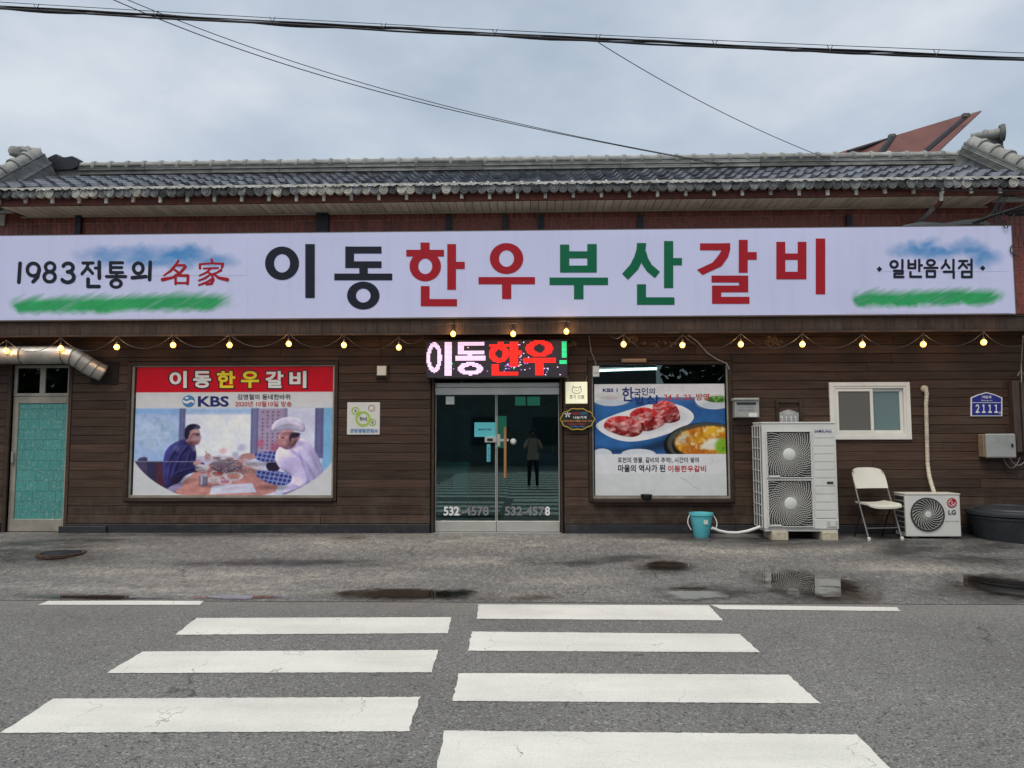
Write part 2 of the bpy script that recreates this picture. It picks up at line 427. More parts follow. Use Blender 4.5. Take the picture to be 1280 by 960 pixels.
def asphalt():
    t = NT('road_asphalt')
    big = t.noise(.7, 5, .6); fine = t.noise(95, 3, .7); mid = t.noise(26, 4, .6)
    sp = t.n('TexVoronoi', Vector=t.pos(), Scale=85.0).outputs['Color']
    spv = t.n('SeparateColor', Color=sp).outputs[0]
    c = t.mix(t.remap(fine, .35, .66, 0, 1), (.080, .079, .076), (.255, .25, .238))
    c = t.mix(t.remap(spv, .86, .97, 0, .7), c, (.34, .335, .32))
    c = t.mix(t.remap(spv, .16, .04, 0, .7), c, (.022, .022, .024))
    c = t.scale(c, t.remap(big, .3, .7, .86, 1.16))
    c = t.scale(c, t.remap(mid, .3, .7, .88, 1.1))
    yy = t.n('SeparateXYZ', Vector=t.pos()).outputs['Y']
    dust = t.math('MULTIPLY', t.remap(yy, 6.15, 6.74, 0, .6), t.remap(t.noise(3, 5), .3, .65, .2, 1))
    c = t.mix(dust, c, (.23, .215, .19))
    cm = t.n('TexVoronoi', dict(feature='DISTANCE_TO_EDGE'), Vector=t.n('VectorMath', dict(operation='ADD'), _0=t.pos(), _1=t.scale(t.n('TexNoise', Vector=t.pos(), Scale=2.5, Detail=5.0).outputs['Color'], .7)).outputs[0], Scale=.45).outputs['Distance']
    ck = t.math('MULTIPLY', t.remap(cm, .0, .006, .75, 0), t.remap(t.noise(.8, 3), .5, .6, 0, 1))
    c = t.mix(ck, c, (.02, .02, .02))
    dk = t.n('TexVoronoi', Vector=t.mapped((1.0, 2.6, 1)), Scale=1.15, Randomness=1.0); c = t.mix(t.math('MULTIPLY', t.remap(dk.outputs['Distance'], .035, .055, .8, 0), t.remap(t.n('SeparateColor', Color=dk.outputs['Color']).outputs[0], .60, .62, 0, 1)), c, (.022, .022, .022))
    h = t.math('ADD', fine, t.math('MULTIPLY', spv, .5))
    t.bsdf(Base_Color=c, Roughness=t.remap(big, .3, .7, .66, .85), Normal=t.bump(h, .5, .006), Specular_IOR_Level=.35)
    return t.m
MT['asphalt'] = asphalt()
def forecourt():
    t = NT('forecourt_asphalt')
    a = t.n('SeparateColor', Color=t.n('Attribute', dict(attribute_name='Col')).outputs['Color'])
    pale, wet_shade, brown = a.outputs[0], a.outputs[1], a.outputs[2]
    fine = t.noise(80, 3, .7); mid = t.noise(7, 6, .62)
    sp = t.n('SeparateColor', Color=t.n('TexVoronoi', Vector=t.pos(), Scale=70.0).outputs['Color']).outputs[0]
    brk = t.remap(t.noise(3.2, 7, .62, t.mapped((.5, 1.2, 1))), .34, .66, 0, 1)
    c = t.mix(t.remap(fine, .33, .68, 0, 1), (.080, .079, .077), (.235, .230, .220))
    c = t.mix(t.remap(sp, .88, .97, 0, .6), c, (.33, .32, .29))
    pf = t.math('MULTIPLY', pale, t.remap(brk, .2, .8, .35, 1.25), clamp=True)
    c = t.mix(pf, c, t.mix(t.remap(fine, .35, .65, 0, 1), (.21, .198, .172), (.40, .38, .338)))
    bf = t.math('MULTIPLY', brown, t.remap(mid, .35, .6, .3, 1), clamp=True)
    c = t.mix(bf, c, (.060, .042, .028))
    wf = t.math('MULTIPLY', wet_shade, t.remap(brk, .1, .7, .45, 1.3), clamp=True)
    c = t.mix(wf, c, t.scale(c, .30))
    gr = t.noise(22, 4, .75, t.mapped((1, .45, 1))); c = t.scale(c, t.remap(gr, .32, .68, .62, 1.38))
    gr2 = t.noise(60, 2, .8, t.mapped((1, .3, 1))); c = t.scale(c, t.remap(gr2, .35, .65, .72, 1.28))
    c = t.scale(c, t.remap(mid, .3, .7, .86, 1.12))
    cm = t.n('TexVoronoi', dict(feature='DISTANCE_TO_EDGE'), Vector=t.n('VectorMath', dict(operation='ADD'), _0=t.pos(), _1=t.scale(t.n('TexNoise', Vector=t.pos(), Scale=3.0, Detail=5.0).outputs['Color'], .6)).outputs[0], Scale=.7).outputs['Distance']
    ck = t.math('MULTIPLY', t.remap(cm, .0, .008, .8, 0), t.remap(t.noise(1.1, 3), .47, .56, 0, 1))
    c = t.mix(ck, c, (.018, .017, .016))
    rg = t.remap(wf, .2, 1, .78, .42)
    t.bsdf(Base_Color=c, Roughness=rg, Normal=t.bump(t.math('ADD', fine, t.math('MULTIPLY', mid, .8)), .45, .006), Specular_IOR_Level=.4)
    return t.m
MT['forecourt'] = forecourt()
def paint():
    t = NT('road_paint')
    fine = t.noise(70, 4, .7); big = t.noise(1.3, 6, .6)
    c = t.scale((.74, .73, .67), t.remap(big, .3, .7, .88, 1.06))
    c = t.scale(c, t.remap(fine, .3, .7, .92, 1.06))
    wear = t.math('MULTIPLY', t.remap(t.noise(75, 4, .8), .58, .68, 0, 1), t.remap(t.noise(1.7, 5), .42, .7, .15, .85))
    c = t.mix(wear, c, (.12, .12, .115))
    smu = t.remap(t.noise(2.0, 7, .65, t.mapped((.35, 1.6, 1))), .46, .72, 0, .30)
    c = t.mix(smu, c, (.36, .355, .33))
    cm = t.n('TexVoronoi', dict(feature='DISTANCE_TO_EDGE'), Vector=t.n('VectorMath', dict(operation='ADD'), _0=t.mapped((1, .35, 1)), _1=t.scale(t.n('TexNoise', Vector=t.pos(), Scale=4.0, Detail=5.0).outputs['Color'], .35)).outputs[0], Scale=1.9).outputs['Distance']
    ck = t.math('MULTIPLY', t.remap(cm, .0, .006, .9, 0), t.remap(t.noise(1.3, 3), .50, .60, 0, 1))
    c = t.mix(ck, c, (.07, .07, .068))
    t.bsdf(Base_Color=c, Roughness=.6, Normal=t.bump(fine, .35, .004), Specular_IOR_Level=.4)
    return t.m
MT['paint'] = paint()
MT['soil'] = mat('far_ground', (.11, .105, .09), .9, var=.3, vscale=.5)

kind(MB().quad((-400, -400, -.03), (400, -400, -.03), (400, 400, -.03), (-400, 400, -.03)).obj('ground', 'soil'), 'structure')
road = kind(MB().quad((-60, -11, 0), (60, -11, 0), (60, YROAD, 0), (-60, YROAD, 0)).obj('road', 'asphalt'), 'structure')
# the forecourt: a finely divided sheet; its colour attribute holds where sand, damp with painted contact shade, and brown stains lie
xs = np.linspace(-9.6, 9.6, 420); ys = np.concatenate([np.linspace(YROAD, YW, 90), np.array([YW + .3])])
XX, YY = np.meshgrid(xs, ys)
ZZ = np.array([gz(v) for v in ys])[:, None] + 0 * XX + .004
ZZ += (vnoise(XX + 20, YY + 20, 1.1, 3) - .5) * .016 * np.clip((YY - 7.6) / .5, 0, 1) * np.clip((YW - YY) / .3, 0, 1)
pts = np.stack([XX, YY, ZZ], -1)
CRn = np.array(CR); q = (pts - np.array(CAM)) @ CRn
PX = 640 + FPX * q[..., 0] / -q[..., 2]; PY = 480 - FPX * q[..., 1] / -q[..., 2]
N1 = vnoise(PX, PY * 3.2, 160, 11); N2 = vnoise(PX, PY * 2.5, 60, 12)
wx = PX + (N2 - .5) * 70; wy = PY + (N1 - .5) * 16
pale = np.zeros_like(XX)
for b in [(430, 678, 150, 12), (620, 676, 190, 14), (330, 720, 270, 16), (150, 712, 170, 12), (700, 724, 110, 13), (905, 690, 120, 14), (200, 735, 260, 9),
          (480, 742, 420, 8), (830, 675, 90, 7), (120, 682, 90, 6), (1130, 712, 170, 10), (560, 700, 120, 8), (1050, 690, 80, 8)]:
    pale = np.maximum(pale, blob(wx, wy, *b, soft=.8) * (.55 + .6 * N1))
wet_shade = np.zeros_like(XX)
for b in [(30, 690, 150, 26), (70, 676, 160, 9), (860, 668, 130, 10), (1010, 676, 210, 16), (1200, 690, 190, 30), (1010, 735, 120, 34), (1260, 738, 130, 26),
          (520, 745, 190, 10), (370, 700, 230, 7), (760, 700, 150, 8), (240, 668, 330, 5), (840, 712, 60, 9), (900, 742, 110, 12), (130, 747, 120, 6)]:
    wet_shade = np.maximum(wet_shade, blob(wx, wy, *b, soft=.7) * (.5 + .7 * N2))
for q_ in [(1000, 671, 130, 9), (1150, 672, 180, 12), (872, 672, 60, 7), (60, 678, 110, 9)]: wet_shade = np.maximum(wet_shade, blob(wx, wy, *q_, soft=.6) * 1.15)  # deepens damp along the wall foot and paints contact shade under units and chair
brown = np.zeros_like(XX)
for b in [(77, 693, 30, 7), (505, 744, 110, 10), (100, 747, 80, 5), (835, 709, 45, 7), (450, 673, 40, 4), (1250, 733, 80, 16), (1060, 745, 70, 14), (660, 745, 60, 5)]:
    brown = np.maximum(brown, blob(wx, wy, *b, soft=.8))
kind(grid_obj('forecourt', pts, np.stack([np.clip(pale * .95, 0, 1), np.clip(wet_shade * .85, 0, 1), np.clip(brown, 0, 1)], -1), 'forecourt'), 'structure')
kind(MB().quad((-60, YROAD, -.004), (-9.6, YROAD, -.004), (-9.6, 40, .1), (-60, 40, .1)).quad((9.6, YROAD, -.004), (60, YROAD, -.004), (60, 40, .1), (9.6, 40, .1)).obj('pavement', 'forecourt'), 'structure')

def marking(name, px, lift=.004):
    c = [G(*p) for p in px]                       # far-left, far-right, near-right, near-left
    n = 120; k = 10; mb = MB()
    for j in range(k + 1):
        for i in range(n + 1):
            u, v = i / n, j / k
            p = (c[0] * (1 - u) + c[1] * u) * (1 - v) + (c[3] * (1 - u) + c[2] * u) * v
            if j in (0, k): p.y += random.uniform(-.004, .004)
            if i in (0, n): p.x += random.uniform(-.006, .006)
            mb.v.append((p.x, p.y, lift))
    mb.f = [(j * (n + 1) + i, (j + 1) * (n + 1) + i, (j + 1) * (n + 1) + i + 1, j * (n + 1) + i + 1) for j in range(k) for i in range(n)]
    return mb.obj(name, 'paint', road)
for q in [[(246, 773), (565, 772), (560, 792), (219, 794)], [(178, 815), (548, 813), (540, 841), (133, 842)], [(67, 874), (525, 872), (511, 915), (0, 917)],
          [(598, 756), (886, 757), (904, 776), (596, 774)], [(590, 790), (925, 793), (950, 816), (585, 814)], [(573, 842), (985, 844), (1026, 880), (566, 877)],
          [(556, 914), (1070, 919), (1158, 1004), (537, 1000)]]:
    marking('crosswalk_stripe', q)
sA = [G(*p) for p in [(67, 874), (525, 872)]]; sB = [G(*p) for p in [(556, 914), (1070, 919)]]
for s_, yy in ((sA, 2.62), (sB, 2.95)):        # the crossing runs on behind the photographer
    while yy > -9.5:
        mb = MB().add([(s_[0].x - .2, yy, .004), (s_[1].x, yy, .004), (s_[1].x, yy - .52, .004), (s_[0].x - .2, yy - .52, .004)], [(0, 3, 2, 1)])
        mb.obj('crosswalk_stripe', 'paint', road); yy -= 1.03
marking('edge_line', [(60, 751.5), (255, 751), (250, 756.5), (48, 756.5)])
marking('edge_line', [(888, 756.5), (1121, 759.5), (1126, 764.5), (902, 762)])
marking('edge_line', [(-700, 753), (-330, 752.5), (-350, 758), (-740, 759)])

# standing water: level sheets whose rims thin out over the asphalt
def water():
    t = NT('puddle_water')
    d = t.n('SeparateColor', Color=t.n('Attribute', dict(attribute_name='Col')).outputs['Color']).outputs[0]
    f = t.remap(t.math('ADD', d, t.math('MULTIPLY', t.math('SUBTRACT', t.noise(3.4, 8, .68), .5), 1.35)), .28, .62, 0, .95)
    tr = t.n('BsdfTransparent', Color=(1, 1, 1))
    deep = t.n('MixShader', _0=.5, _1=t.n('BsdfTransparent', Color=(.42, .37, .32)).outputs[0], _2=t.n('BsdfDiffuse', Color=(.030, .023, .016)).outputs[0])
    gl = t.n('BsdfGlossy', Color=(1, 1, 1), Roughness=.015, Normal=t.bump(t.noise(14, 2), .012, .01))
    fr = t.n('Fresnel', IOR=1.24)
    wat = t.n('MixShader', _0=t.math('MULTIPLY', fr.outputs[0], .62), _1=deep.outputs[0], _2=gl.outputs[0])
    ms = t.n('MixShader', _0=f, _1=tr.outputs[0], _2=wat.outputs[0])
    t.t.links.new(ms.outputs[0], t.out.inputs[0]); return t.m
MT['water'] = water()
for cx, cy, rx, ry in [(1010, 734, 70, 32), (1262, 736, 62, 19), (835, 709, 34, 7), (505, 744, 105, 9), (110, 747.5, 84, 5), (868, 744, 46, 13), (300, 748, 60, 4)]:
    c = G(cx, cy); e1 = G(cx + rx, cy); e2 = G(cx, cy - ry); e3 = G(cx, cy + ry)
    a, b = (e1.x - c.x), (e2.y - e3.y) / 2; my = (e2.y + e3.y) / 2
    b = min(b, my - YROAD - .03)
    rr, aa = np.meshgrid(np.linspace(0, 1.25, 9), np.linspace(0, 2 * np.pi, 41))
    Xp = c.x + a * rr * np.cos(aa); Yp = my + np.clip(b * rr * np.sin(aa), -(my - YROAD - .01), 9)
    zl = max(gz(my + b * .9), gz(my)) + .012
    grid = np.stack([Xp, Yp, np.array([[max(zl, gz(v) + .012) for v in r_] for r_ in Yp])], -1)
    pd = grid_obj('puddle', grid, np.stack([np.clip(1.0 - .72 * rr, 0, 1)] * 3, -1), 'water')
    kind(pd, 'structure')
# rusty drain cover set in the forecourt
c = G(77, 693)
dc = thing('drain_cover', 'round rusty iron drain cover set in the forecourt before the turquoise door', 'drain cover', (c.x, c.y, c.z))
MB().lathe([(.27, -.01), (.27, .022), (.235, .024), (.235, .014), (.01, .014)], c, n=28).obj('rim', mat('rusted_iron', (.075, .045, .030), .8, .3, var=.4, vscale=20, bump=.5), dc, True)
m_ = MB()
for k in range(-4, 5):
    w = math.sqrt(max(0, .21 ** 2 - (k * .045) ** 2)); m_.box(c.x - w, c.x + w, c.y + k * .045 - .01, c.y + k * .045 + .01, c.z + .014, c.z + .024)
m_.obj('cover_rib', 'rubber', dc)

# ------------------------------------------------------------------ the restaurant: walls
bld = thing('restaurant_building', 'low restaurant clad in dark brown planks under a grey Korean tiled eave', 'building', (0, YW, ZB))
XL, XR = -9.4, 9.4
zfb = P(656, 416.5, YA).z; zft = P(656, 399.5, YA).z           # canopy board bottom and top
O_blue = rectW(12, 456, 84, 668, YW); O_win1 = rectW(163, 456.5, 418, 622, YW)
O_door = rectW(543, 474, 700, 662, YW); O_win2 = rectW(740, 456, 911, 623, YW); O_pvc = rectW(1041, 483, 1131.5, 544.5, YW)
O_duct = rectW(112, 450, 140, 478, YW)
O_blue = (*O_blue[:2], ZB - .02, O_blue[3]); O_door = (*O_door[:2], ZB - .02, O_door[3])
OPEN = [O_blue, O_win1, O_door, O_win2, O_pvc]
wall = MB()
bx = sorted({XL, XR} | {v for o in OPEN for v in o[:2]}); bz = sorted({ZB - .02, zft + .1} | {v for o in OPEN for v in o[2:]})
for i in range(len(bx) - 1):
    for j in range(len(bz) - 1):
        x, z = (bx[i] + bx[i + 1]) / 2, (bz[j] + bz[j + 1]) / 2
        if not any(o[0] < x < o[1] and o[2] < z < o[3] for o in OPEN):
            wall.box(bx[i], bx[i + 1], YW, YW + .18, bz[j], bz[j + 1])
wall = wall.obj('wall', 'backing', bld)
PH = .1265; z = ZB + .135; TR = .055         # plank pitch; trim margin kept clear round the openings
def cells(x0, x1, z0, z1):
    out = []; bxs = sorted({x0, x1} | {min(max(v, x0), x1) for o in OPEN for v in (o[0] - TR, o[1] + TR)})
    for a, b in zip(bxs, bxs[1:]):
        if b - a < .02: continue
        zs = [(z0, z1)]
        for o in OPEN:
            if o[0] - TR < (a + b) / 2 < o[1] + TR:
                nz = []
                for (p, q_) in zs:
                    lo, hi = o[2] - TR, o[3] + TR
                    if hi <= p or lo >= q_: nz.append((p, q_)); continue
                    if lo > p: nz.append((p, lo))
                    if hi < q_: nz.append((hi, q_))
                zs = nz
        for p, q_ in zs:
            if q_ - p > .02:
                if out and abs(out[-1][1] - a) < 1e-6 and out[-1][2:] == (p, q_): out[-1] = (out[-1][0], b, p, q_)
                else: out.append((a, b, p, q_))
    return out
row = 0
while z < zft - .02:
    for (a, b, p, q_) in cells(XL, XR, z, min(z + PH, zft + .05)):
        cuts = [a]; x = a + (random.uniform(.9, 2.6))
        while x < b - .7: cuts.append(x); x += random.choice([1.8, 2.4, 2.4, 3.0])
        cuts.append(b)
        for u, w in zip(cuts, cuts[1:]):
            dy = random.uniform(-.003, .003)
            MB().fbox(u + .0015, w - .0015, YW - .024 + dy, YW + .002, p + .0015 + random.uniform(0, .0015), q_ - .0035, .004).obj('plank', 'plank', wall)
    z += PH; row += 1
# skirting
for a, b in [(XL, O_blue[0] - TR), (O_blue[1] + TR, O_door[0] - TR), (O_door[1] + TR, XR)]:
    x = a
    while x < b - .01:
        e = min(x + 2.4, b)
        if b - e < .5: e = b
        MB().fbox(x + .002, e - .002, YW - .042 + random.uniform(-.003, .003), YW + .001, ZB - .03, ZB + .128, .005).obj('skirting_board', 'skirt', bld); x = e
q0, q1 = P(77, 660, YW).x, P(136, 660, YW).x
MB().fbox(q0, q1, YW - .075, YW - .046, ZB - .08, ZB + .10, .005).obj('skirting_board', 'skirt', bld)

def frame_set(name, o, Y0, Y1, w, m, parent, sill=.0, bottom=True):
    x0, x1, z0, z1 = o; f = MB()
    f.fbox(x0 - w, x0, Y0, Y1, z0 - (w if bottom else 0), z1 + w); f.fbox(x1, x1 + w, Y0, Y1, z0 - (w if bottom else 0), z1 + w)
    f.fbox(x0, x1, Y0 + .002, Y1, z1, z1 + w)
    if bottom: f.fbox(x0, x1, Y0 - sill, Y1, z0 - w, z0)
    return f.obj(name, m, parent)

# canopy that carries the sign: faced with short upright boards
can = MB().box(XL, XR, YA + .022, YW + .002, zfb + .004, zft - .002).obj('canopy', 'trim', bld)
x = XL
while x < XR:
    w = random.uniform(.13, .19)
    MB().fbox(x + .001, x + w - .001, YA + random.uniform(0, .003), YA + .024, zfb + .014, zft, .002).obj('canopy_board', 'fascia', can); x += w
MB().box(XL, XR, YA - .012, YA + .03, zfb - .012, zfb + .013).obj('canopy_trim', 'trim', bld)
MB().box(XL, XR, YA - .012, YA + .03, zft + .001, zft + .02).obj('canopy_trim', 'trim', bld)
canz_ = zft + .02

# upper brick wall
zbt = P(1260, 253, YB).z; zs_in = P(656, 264.8, YB).z
xbl, xbr = XL, XR
up = MB().box(xbl, xbr, YB + .008, YB + .25, zft - .3, zbt).obj('upper_wall', 'mortar', bld)
BW, BH = .0735, .168; zrow = zs_in - .003
bm_ = bpy.data.meshes.new('brick'); t_ = MB().fbox(0, BW - .007, 0, .02, 0, BH - .008, .002)
bm_.from_pydata(t_.v, [], t_.f); bm_.materials.append(MT['brick'])
nb = 0; rest = MB()
spots = []
for r in range(3):
    x = xbl
    while x < xbr - BW:
        spots.append((x, zrow - BH * (r + 1) + (BH * .42))); x += BW
vis = [s for s in spots if proj((s[0], YB, s[1]))[0] > -12 and proj((s[0], YB, s[1]))[1] < 300 and proj((s[0], YB, s[1]))[0] < 1290]
xc_l, xc_r = P(30, 265, YB).x, P(1232, 262, YB).x
for (x, zz) in vis:
    if nb < 300: inst('brick', bm_, (x, YB - .001 + random.uniform(0, .003), zz), up); nb += 1
    else: rest.fbox(x, x + BW - .007, YB - .001 + random.uniform(0, .003), YB + .009, zz, zz + BH - .008, .002)
for x in np.arange(xc_r - .1, xbr - BW, BW):
    for zz in (zrow + BH * .42, zrow + BH * 1.42):
        if zz + BH < zbt: rest.fbox(x, x + BW - .007, YB - .001, YB + .009, zz, zz + BH - .008, .002)
for x in np.arange(xbl, xc_l, BW):
    zz = zrow + BH * .42
    if zz + BH < zbt: rest.fbox(x, x + BW - .007, YB - .001, YB + .009, zz, zz + BH - .008, .002)
for x in np.arange(P(1262, 340, YB).x, xbr - BW, BW):
    for r in range(3, 12):
        zz = zrow - BH * (r + 1) + BH * .42
        if zz > zft: rest.fbox(x, x + BW - .007, YB - .001, YB + .009, zz, zz + BH - .008, .002)
kind(rest.obj('brick_course', 'brick', up), 'stuff')
MB().fbox(xc_r - .3, xbr, YB - .05, YB + .3, zbt, zbt + .07).obj('wall_coping', 'white', bld)
MB().fbox(xbl - .02, xc_l + .3, YB - .05, YB + .3, zbt, zbt + .07).obj('wall_coping', 'white', bld)
r_ = rectW(-30, 268.5, 7.5, 283, YB); MB().fbox(r_[0], r_[1], YB - .03, YB - .0125, r_[2], r_[3], .004).obj('vent_panel', 'beige', bld)
for px in (100, 400, 561, 632, 676, 800, 1060):          # short dark steel brackets behind the sign
    a, b, c_, d = rectW(px - 3.5, 268 if px != 400 else 264, px + 3.5 + (8 if px == 400 else 0), 300, YB)
    MB().box(a, b, YB - .06, YB - .013, c_, d - .02).obj('sign_bracket', 'darkmetal', bld)

# ------------------------------------------------------------------ eave and tiled roof
YO = 9.96
zo_s = P(656, 251.2, YO).z; zo_t = P(656, 240.5, YO).z
xl_i, xr_i = P(28, 271, YB).x, P(1233, 259, YB).x
xl_o, xr_o = P(-2, 258, YO).x, P(1254, 246, YO).x
sof = MB().add([(xl_o, YO, zo_s + .012), (xr_o, YO, zo_s + .012), (xr_i, YB, zs_in + .012), (xl_i, YB, zs_in + .012),
                (xl_o, YO, zo_t), (xr_o, YO, zo_t), (xr_i, YB, zo_t), (xl_i, YB, zo_t)],
               [(0, 1, 2, 3), (4, 7, 6, 5), (0, 4, 5, 1), (1, 5, 6, 2), (3, 7, 4, 0)]).obj('soffit', 'red_board', bld)
x = xl_o; SBW = .118
while x < xr_o - .01:
    e = min(x + SBW, xr_o)
    def yb(X):       # how far back a board can run at the slanting ends
        if X < xl_i: return YO + (YB - YO) * (X - xl_o) / (xl_i - xl_o)
        if X > xr_i: return YO + (YB - YO) * (xr_o - X) / (xr_o - xr_i)
        return YB - .013
    y1, y2 = max(yb(x), YO + .001), max(yb(e), YO + .001); zz = lambda y: zo_s + (zs_in - zo_s) * (y - YO) / (YB - YO)
    g = .0045; d = random.uniform(0, .006)
    MB().add([(x + g, YO, zo_s + d), (e - g, YO, zo_s + d), (e - g, y2, zz(y2) + d), (x + g, y1, zz(y1) + d),
              (x + g, YO, zo_s + .014), (e - g, YO, zo_s + .014), (e - g, y2, zz(y2) + .014), (x + g, y1, zz(y1) + .014)],
             [(0, 3, 2, 1), (4, 5, 6, 7), (0, 1, 5, 4), (1, 2, 6, 5), (2, 3, 7, 6), (3, 0, 4, 7)]).obj('soffit_board', 'soffit', sof); x = e
x = xl_o - .6
while x < xr_o + .75:
    e = min(x + 2.45, xr_o + .75); MB().fbox(x + .002, e - .002, YO - .028, YO - .001, zo_s - .002, zo_t, .004).obj('eave_board', 'red_board', bld); x = e
MB().box(xl_i, xr_i, YB - .035, YB - .012, zs_in - .018, zs_in - .001).obj('soffit_trim', 'beige', bld)
# roof slope
SL = R(27); ct, st = math.cos(SL), math.sin(SL)
YE = YO - .07; zE = P(656, 230.5, YE).z                         # lower edge of the lowest course
COURSES, EXPO = 4, .285; TW = .237
rx0, rx1 = xl_o - .75, xr_o + .85
L_ = COURSES * EXPO + .08
yR, zR = YE + L_ * ct, zE + L_ * st
roof = MB().add([(rx0, YE, zE - .05), (rx1, YE, zE - .05), (rx1 - .9, yR + .3, zR - .05), (rx0 + .9, yR + .3, zR - .05), (rx0 + .2, YB + .2, zo_t), (rx1 - .2, YB + .2, zo_t), (rx0, YE + .05, zo_t), (rx1, YE + .05, zo_t)],
                [(0, 1, 2, 3), (3, 2, 5, 4), (0, 6, 7, 1), (1, 7, 5, 2), (0, 3, 4, 6)]).obj('roof', 'darkmetal', bld)
prof = [(0, .004), (.10, -.004), (.34, -.006), (.56, .002), (.66, .022), (.74, .046), (.80, .050), (.86, .043), (.93, .018), (1.0, .004)]
tm = MB(); n = len(prof); TL = EXPO + .07
vs = [(p * TW, 0, h + .044) for p, h in prof] + [(p * TW, TL, h) for p, h in prof] + [(p * TW, .004, h + .004) for p, h in prof]
fs = [(i, i + 1, n + i + 1, n + i) for i in range(n - 1)] + [(2 * n + i, 2 * n + i + 1, i + 1, i) for i in range(n - 1)]
tm.add(vs, fs); tme = bpy.data.meshes.new('roof_tile'); tme.from_pydata(tm.v, [], tm.f); tme.materials.append(MT['tile'])
# hips: where the slope is cut off by the descending corner ridges (upper end, lower end)
HL = (P(52, 200, yR - .1), P(-26, 243, YE + .1)); HR = (P(1210, 186, yR - .1), P(1290, 222, YE + .1))
def hipx(H, y): return H[0].x + (H[1].x - H[0].x) * (y - H[0].y) / (H[1].y - H[0].y)
nt = 0
for r in range(COURSES):
    y, zz = YE + r * EXPO * ct, zE + r * EXPO * st
    x = rx0 + .05
    while x < rx1:
        if hipx(HL, y) - .12 < x and x + TW < hipx(HR, y) + .14 and nt < 300:
            o = inst('roof_tile', tme, (x, y + random.uniform(-.009, .008), zz + random.uniform(-.003, .004)), roof, (SL, random.uniform(-.008, .008), random.uniform(-.008, .008))); nt += 1
        x += TW
# eave end caps: round discs in a row, below a scalloped mortar edge
cap = MB(); rc = .064
cap.lathe([(rc, .05), (rc, .0), (rc - .010, -.004), (rc - .014, .008), (.030, .009), (.026, .002), (.012, .003), (.008, .009), (.001, .009)], (0, 0, 0), (0, 1, 0), 18)
cme = bpy.data.meshes.new('eave_cap'); cme.from_pydata(cap.v, [], cap.f); cme.materials.append(MT['cap'])
cme2 = cme.copy(); cme2.materials.clear(); cme2.materials.append(MT['cap_pale'])
x = P(-12, 236, YE).x; zc = P(656, 235.5, YE - .02).z; k = 0
while x < P(1288, 236, YE).x:
    pr = 0.06 + .6 * mnoise.noise(Vector((x * .55, 3.1, 0))) + (.35 if abs(x + 2.6) < 1.6 else 0)
    inst('eave_cap', cme2 if random.random() < pr else cme, (x, YE - .035 + random.uniform(-.006, .006), zc + random.uniform(-.006, .006)), roof, (R(random.uniform(4, 14)), random.uniform(0, 6), 0)); x += .1262
mort = MB(); xs_ = np.arange(rx0 + .1, rx1 - .1, .0316)
top = [(x, YE - .048 + .006 * random.random(), zE + .018 + .010 * random.random()) for x in xs_]
bot = [(x, YE - .052, zc + .040 + .028 * (0.5 - .5 * math.cos((x - P(-12, 236, YE).x) / .1262 * 2 * math.pi))) for x in xs_]
bk = [(x, YE + .07, zE + .050 + .006 * random.random()) for x in xs_]
n = len(xs_); mort.add(top + bot + bk, [(i, n + i, n + i + 1, i + 1) for i in range(n - 1)] + [(2 * n + i, i, i + 1, 2 * n + i + 1) for i in range(n - 1)])
mort.obj('eave_mortar', 'cap_pale', roof, True)
x = P(2, 246, YO).x
while x < P(1275, 240, YO).x:
    h = random.uniform(-.006, .01); MB().box(x - .021, x + .021, YO - .062, YO - .0285, P(656, 249, YO).z - h, P(656, 240, YO).z).obj('gutter_hook', 'cap_pale', roof); x += .392
# ridge: layered blocks, capping tubes with collars
zr0, zr1 = P(656, 211.5, yR).z, P(656, 198.6, yR).z
rx_a, rx_b = P(98, 205, yR).x, P(1210, 195, yR).x
ridge = MB().box(HL[0].x, HR[0].x + .05, yR + .05, yR + .22, zr0 - .08, zr1 - .01).obj('ridge', 'ridge', bld)
x = rx_a
while x < rx_b - .05:
    e = min(x + 1.075, rx_b); b = MB(); nl = 5; h = (zr1 - zr0) / nl
    for l in range(nl):
        b.fbox(x + .003, e - .003, yR + random.uniform(-.004, .004) + (.012 if l % 2 else 0), yR + .06, zr0 + l * h + .002, zr0 + (l + 1) * h - .004, .003)
    b.obj('ridge_block', 'ridge', ridge); x = e
x = rx_a - .02; RP = .272
while x < rx_b - .05:
    e = min(x + RP, rx_b + .02); zc_ = zr1 - .012; r_ = .074
    MB().lathe([(r_, 0), (r_ * .95, (e - x) * .5), (r_, (e - x) - .055), (r_ + .016, (e - x) - .05), (r_ + .018, (e - x) - .02), (r_ + .012, e - x)], (x, yR + .08, zc_), (1, 0, 0), 16).obj('ridge_cap', 'ridge_cap', ridge, True); x = e
